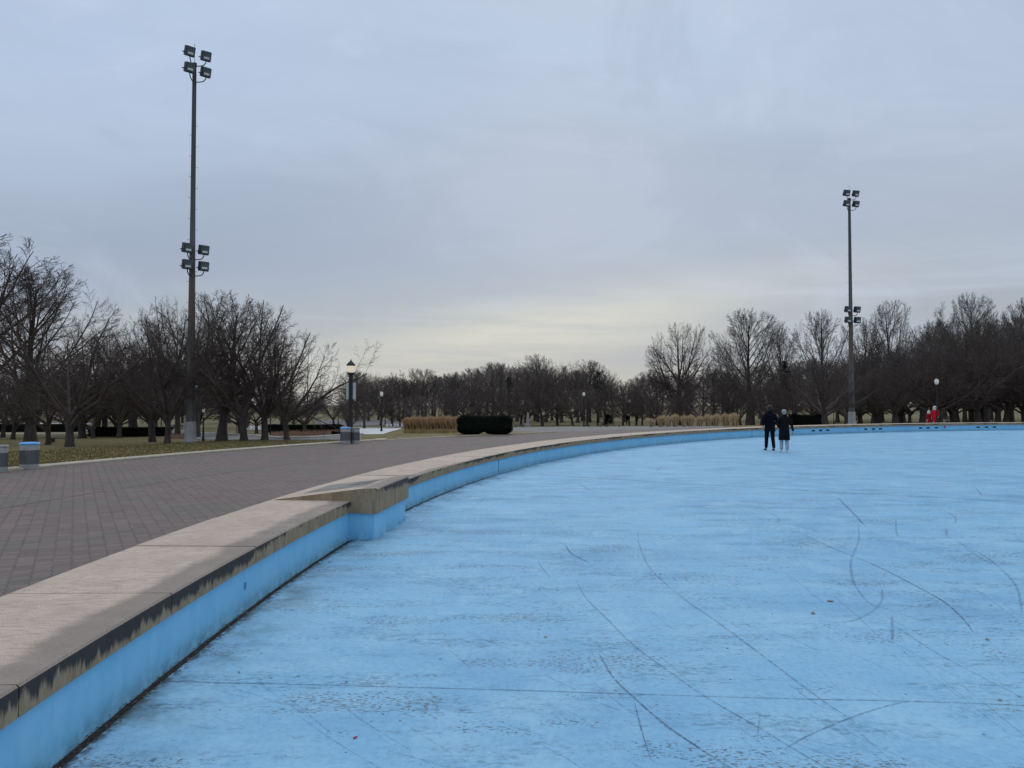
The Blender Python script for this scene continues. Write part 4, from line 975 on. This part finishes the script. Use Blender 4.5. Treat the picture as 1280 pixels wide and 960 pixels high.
def person(p, H, rz, label, coat, legs, shoe, hair, coat_hem=.46, sleeve_l=None, sleeve_r=None, step=.10, hood=False, leg_r=.055, long_hair=False, face_turn=0):
    """faces -y locally; +x is its left hand side as it looks at -y"""
    s = H/1.75; o = empty('person', p, rz, label, 'person', sc=s)
    sl = sleeve_l or [(.20, 0, 1.40), (.27, .03, 1.12), (.22, -.10, .93)]; sr = sleeve_r or [(-.20, 0, 1.40), (-.27, .02, 1.12), (-.27, -.04, .87)]
    J = [(0, 0, .95, .13, .10), (0, 0, 1.15, .12, .09), (0, 0, 1.34, .12, .085), (0, 0, 1.47, .055, .055), (0, -.01, 1.54, .06, .065), (0, -.015, 1.63, .085, .10), (0, -.01, 1.71, .06, .07)]
    E = [(0, 1), (1, 2), (2, 3), (3, 4), (4, 5), (5, 6)]
    for A in (sl, sr):
        b_ = len(J); sg = 1 if A is sl else -1
        for (x, y, z), r in zip(A, (.045, .040, .03)): J.append((x*(.85 if z > 1.3 else 1), y, z-(.03 if z > 1.3 else 0), r, r))
        E += [(2, b_), (b_, b_+1), (b_+1, b_+2)]
        hx, hy, hz = A[2]; J.append((hx, hy-.02, hz-.07, .036, .018)); E.append((b_+2, b_+3))
        for f in range(4):
            q = len(J); J.append((hx+(f-1.5)*.006, hy-.03-(f-1.5)*.017, hz-.115+abs(f-1.3)*.004, .008, .008)); J.append((hx-sg*.012+(f-1.5)*.004, hy-.035-(f-1.5)*.018, hz-.155+abs(f-1.3)*.008, .006, .006)); E += [(b_+3, q), (q, q+1)]
        q = len(J); J.append((hx-sg*.02, hy-.05, hz-.08, .010, .010)); J.append((hx-sg*.03, hy-.065, hz-.115, .008, .008)); E += [(b_+3, q), (q, q+1)]
    for sg in (1, -1):
        b_ = len(J); f = step*sg
        J += [(.095*sg, 0, .86, .085, .09), (.10*sg, -f*.35-.02, .48, .055, .06), (.095*sg, -f+.03*0, .10, .036, .04), (.095*sg, -f-.05, .045, .035, .03), (.10*sg, -f-.14, .03, .03, .02)]
        E += [(0, b_), (b_, b_+1), (b_+1, b_+2), (b_+2, b_+3), (b_+3, b_+4)]
    body = skin('body', J, E, MT['skin'], o)
    # face: nose and ears are part of the head pieces
    m = MB(); m.tube([(0, -.105, 1.66), (0, -.128, 1.625), (0, -.11, 1.612)], [.008, .014, .010], 6)
    for sx in (-1, 1): m.lathe([(.004, -.016), (.012, -.008), (.012, .008), (.004, .016)], 8, (sx*.088, .0, 1.635))
    m.build('face_features', MT['skin'], body, True)
    m = MB()
    for sx in (-1, 1): m.lathe([(.002, -.008), (.010, 0), (.002, .008)], 8, (sx*.032, -.100, 1.655))
    m.tube([(-.022, -.107, 1.588), (0, -.112, 1.586), (.022, -.107, 1.588)], .004, 5); m.build('eyes_and_mouth', MT['dark_hair'], body)
    # trousers / legs
    for sg in (1, -1):
        f = step*sg
        JL = [(.09*sg, .0, .90, .095, .10), (.10*sg, -f*.2-.01, .68, leg_r*1.45, leg_r*1.5), (.10*sg, -f*.4-.02, .47, leg_r*1.2, leg_r*1.25), (.097*sg, -f*.75, .26, leg_r*1.05, leg_r*1.15), (.095*sg, -f+.0, .085, leg_r*.95, leg_r)]
        skin('trouser_leg', JL, [(0, 1), (1, 2), (2, 3), (3, 4)], MT[legs], o, sub=2)
        skin('shoe', [(.095*sg, -f+.03, .05, .042, .045), (.098*sg, -f-.06, .045, .046, .04), (.103*sg, -f-.16, .035, .04, .03)], [(0, 1), (1, 2)], MT[shoe], o)
    # coat: flared loft with sleeves
    hem = coat_hem; rings = [(0, 0, hem, .225, .165), (0, .0, hem+.02, .23, .17), (0, 0, .80, .21, .155), (0, 0, 1.0, .195, .14), (0, 0, 1.15, .20, .14), (0, 0, 1.30, .225, .14), (0, 0, 1.39, .215, .125), (0, 0, 1.45, .14, .10), (0, 0, 1.49, .085, .085), (0, 0, 1.53, .075, .08)]
    rings = [r for i, r in enumerate(rings) if i < 2 or r[2] > hem+.05]
    ct = loft('coat', rings, MT[coat], o, 24)
    for A in (sl, sr):
        a, b_, c = [Vector(v_) for v_ in A]; e = c+(c-b_).normalized()*.01
        skin('sleeve', [(a.x*.45, a.y, a.z-.02, .12, .11), (a.x*.95, a.y, a.z-.04, .105, .10), tuple(b_)+(.062, .062), tuple(b_.lerp(c, .6))+(.052, .052), tuple(e)+(.046, .046)], [(0, 1), (1, 2), (2, 3), (3, 4)], MT[coat], ct, root=0)
    if hair:
        m = MB(); m.lathe([(.05, -.12), (.078, -.09), (.090, -.03), (.093, .02), (.082, .058), (.055, .082), (.02, .092)], 18, (0, .016, 1.655)); 
        if long_hair: m.lathe([(.05, -.28), (.085, -.2), (.09, -.08)], 14, (0, .05, 1.665))
        m.build('hair', MT[hair], o, True)
    if hood:
        loft('hood', [(0, .02, 1.42, .15, .13), (0, .03, 1.50, .17, .14), (0, .035, 1.60, .165, .135), (0, .03, 1.70, .14, .12), (0, .02, 1.78, .07, .07)], MT['white_cloth'], o, 18)
    return o
# the walking couple, seen from behind
p = at(962.5, 563.3, 0)
person(p, 1.74, math.pi+.12, 'dark haired person in navy jacket walking away, left one of the couple', 'navy', 'black_cloth', 'shoe', 'dark_hair', coat_hem=.74, leg_r=.062,
       sleeve_l=[(.20, 0, 1.38), (.29, .05, 1.12), (.20, -.14, .98)], sleeve_r=[(-.20, 0, 1.38), (-.29, .05, 1.12), (-.20, -.14, .98)], step=.13)
p = at(980.5, 565.3, 0)
person(p, 1.58, math.pi-.05, 'person with silver hair in long black coat and pale trousers, right one of the couple', 'black_cloth', 'pale_denim', 'shoe_white', 'silver_hair', coat_hem=.50, leg_r=.066,
       sleeve_l=[(.20, 0, 1.38), (.25, -.05, 1.12), (.16, -.16, 1.0)], sleeve_r=[(-.20, 0, 1.38), (-.30, 0, 1.10), (-.36, .0, .86)], step=.08)
person(on(784.2, 103.5), 1.66, .2, 'person in dark clothes standing beside the lamp post on the far side of the road', 'black_cloth', 'black_cloth', 'shoe', 'dark_hair', coat_hem=.72, step=.1)
p = on(1168.5, 57); person(p, hgt(507.8, 57)-p.z, -.5, 'person in bright red coat with white hood behind the pool rim', 'red_cloth', 'white_cloth', 'shoe', None, coat_hem=.52, hood=True, leg_r=.05, step=.05)
p = on(1161, 57.3); person(p, hgt(513.5, 57)-p.z, .3, 'shorter person in dark red and pale hat beside the bright red coat', 'dark_red_cloth', 'dark_red_cloth', 'shoe', 'dark_hair', coat_hem=.30, hood=True, leg_r=.055, step=.04)
# ------------------------------------------------------------------ sky and light
w = bpy.data.worlds.new('World'); scene.world = w; w.use_nodes = True
nt = NT(w); bg = nt.n['Background']; bg.inputs[1].default_value = .1
SUN_EL, SUN_AZ = R(22), R(4)
sky = nt.new('ShaderNodeTexSky', sky_type='NISHITA', sun_disc=False, sun_elevation=SUN_EL, sun_rotation=SUN_AZ)
gen = nt.new('ShaderNodeTexCoord').outputs['Generated']; xyz = nt.new('ShaderNodeSeparateXYZ', inp={0: gen}); X, Y, Z = xyz.outputs
cr = nt.new('ShaderNodeValToRGB'); nt.l.new(nt.math('MAXIMUM', Z, 0), cr.inputs[0]); e = cr.color_ramp; e.interpolation = 'B_SPLINE'
stops = [(0, srgb(176, 178, 174)), (.05, srgb(178, 181, 182)), (.12, srgb(174, 183, 191)), (.22, srgb(175, 189, 205)), (.34, srgb(180, 197, 219)), (.48, srgb(186, 206, 231)), (.66, srgb(216, 219, 218)), (1, srgb(232, 229, 216))]
while len(e.elements) < len(stops): e.elements.new(.5)
for el, (p_, c_) in zip(e.elements, stops): el.position = p_; el.color = c_
c = cr.outputs[0]
az = nt.math('ARCTAN2', X, Y)                                    # azimuth from the +Y axis
lt = nt.math('MULTIPLY', nt.ramp(az, .15, -.62), nt.ramp(Z, .1, .4)); c = nt.mix(nt.math('MULTIPLY', lt, .55), c, srgb(196, 216, 244))
rt = nt.math('MULTIPLY', nt.ramp(az, .0, .6), .45); c = nt.mix(rt, c, nt.mix(nt.ramp(Z, 0, .4), srgb(156, 165, 174), srgb(182, 192, 216)))
zz = nt.math('MAXIMUM', nt.math('ADD', Z, .05), .02)
pv = nt.new('ShaderNodeCombineXYZ', inp={0: nt.math('DIVIDE', X, zz), 1: nt.math('DIVIDE', Y, zz), 2: 0.}).outputs[0]
# rolled by a few degrees so that the stratus bands run slightly upwards to the right
pv = nt.new('ShaderNodeMapping', inp={'Vector': pv, 'Rotation': (0, 0, R(-14)), 'Scale': (.36, .52, 1)}).outputs[0]
n1 = nt.noise(pv, .75, 7, .55, .6); n2 = nt.noise(nt.vm('ADD', pv, (7.3, 2.1, 0)), .34, 4, .5, .4)
c = nt.mix(nt.ramp(n1, .42, .70, 0, .46), c, srgb(152, 166, 186))
c = nt.mix(nt.ramp(n2, .44, .66, 0, .5), c, srgb(154, 166, 190))
c = nt.mix(nt.ramp(n1, .48, .28, 0, .42), c, srgb(206, 218, 238))
n3 = nt.noise(nt.vm('MULTIPLY', gen, (1, 1, 1.8)), 3.2, 6, .6, .8)
c = nt.mix(nt.ramp(n3, .50, .68, 0, .30), c, srgb(206, 218, 236)); c = nt.mix(nt.ramp(n3, .48, .34, 0, .26), c, srgb(156, 172, 194))
def gauss(v, mu, s): 
    d = nt.math('DIVIDE', nt.math('SUBTRACT', v, mu), s); return nt.math('EXPONENT', nt.math('MULTIPLY', nt.math('MULTIPLY', d, d), -1))
dk = nt.math('MULTIPLY', gauss(az, .08, .40), gauss(Z, .255, .09)); c = nt.mix(nt.math('MULTIPLY', dk, .62), c, srgb(170, 183, 204))
dk = nt.math('MULTIPLY', gauss(az, -.50, .28), gauss(Z, .185, .035)); c = nt.mix(nt.math('MULTIPLY', dk, .5), c, srgb(158, 172, 194))
# pale warm opening low over the centre
def gauss(v, mu, s): 
    d = nt.math('DIVIDE', nt.math('SUBTRACT', v, mu), s); return nt.math('EXPONENT', nt.math('MULTIPLY', nt.math('MULTIPLY', d, d), -1))
az2 = nt.math('SUBTRACT', Z, nt.math('MULTIPLY', az, .14))
gl = nt.math('MULTIPLY', gauss(az, .02, .30), gauss(az2, .090, .040)); gl = nt.math('MULTIPLY', gl, nt.ramp(nt.noise(pv, 1.5, 6, .6), .30, .60, .35, 1.0))
c = nt.mix(nt.math('MULTIPLY', gl, .9), c, srgb(213, 213, 204))
g2 = nt.math('MULTIPLY', gauss(az, -.02, .5), nt.ramp(Z, .0, .12, 1, 0)); c = nt.mix(nt.math('MULTIPLY', g2, .6), c, srgb(196, 194, 182))
gain = nt.ramp(Z, .45, .95, 1, 1.45)
cl = nt.vm('SCALE', c); cl.node.inputs[3].default_value = 10; nt.l.new(nt.math('MULTIPLY', gain, 10), cl.node.inputs[3])
nt.l.new(nt.mix(.975, sky.outputs[0], cl), bg.inputs[0])
sd = bpy.data.lights.new('sun', 'SUN'); sd.energy = .55; sd.angle = R(25); sd.color = (1, .95, .88); so = bpy.data.objects.new('sun', sd); col.objects.link(so)
dv = Vector((math.sin(SUN_AZ)*math.cos(SUN_EL), math.cos(SUN_AZ)*math.cos(SUN_EL), math.sin(SUN_EL))); so.rotation_euler = dv.to_track_quat('Z', 'Y').to_euler()
vs = scene.view_settings; vs.view_transform = 'Standard'; vs.look = 'None'; vs.exposure = 0; vs.gamma = 1; vs.use_curve_mapping = False
scene.render.engine = 'CYCLES'
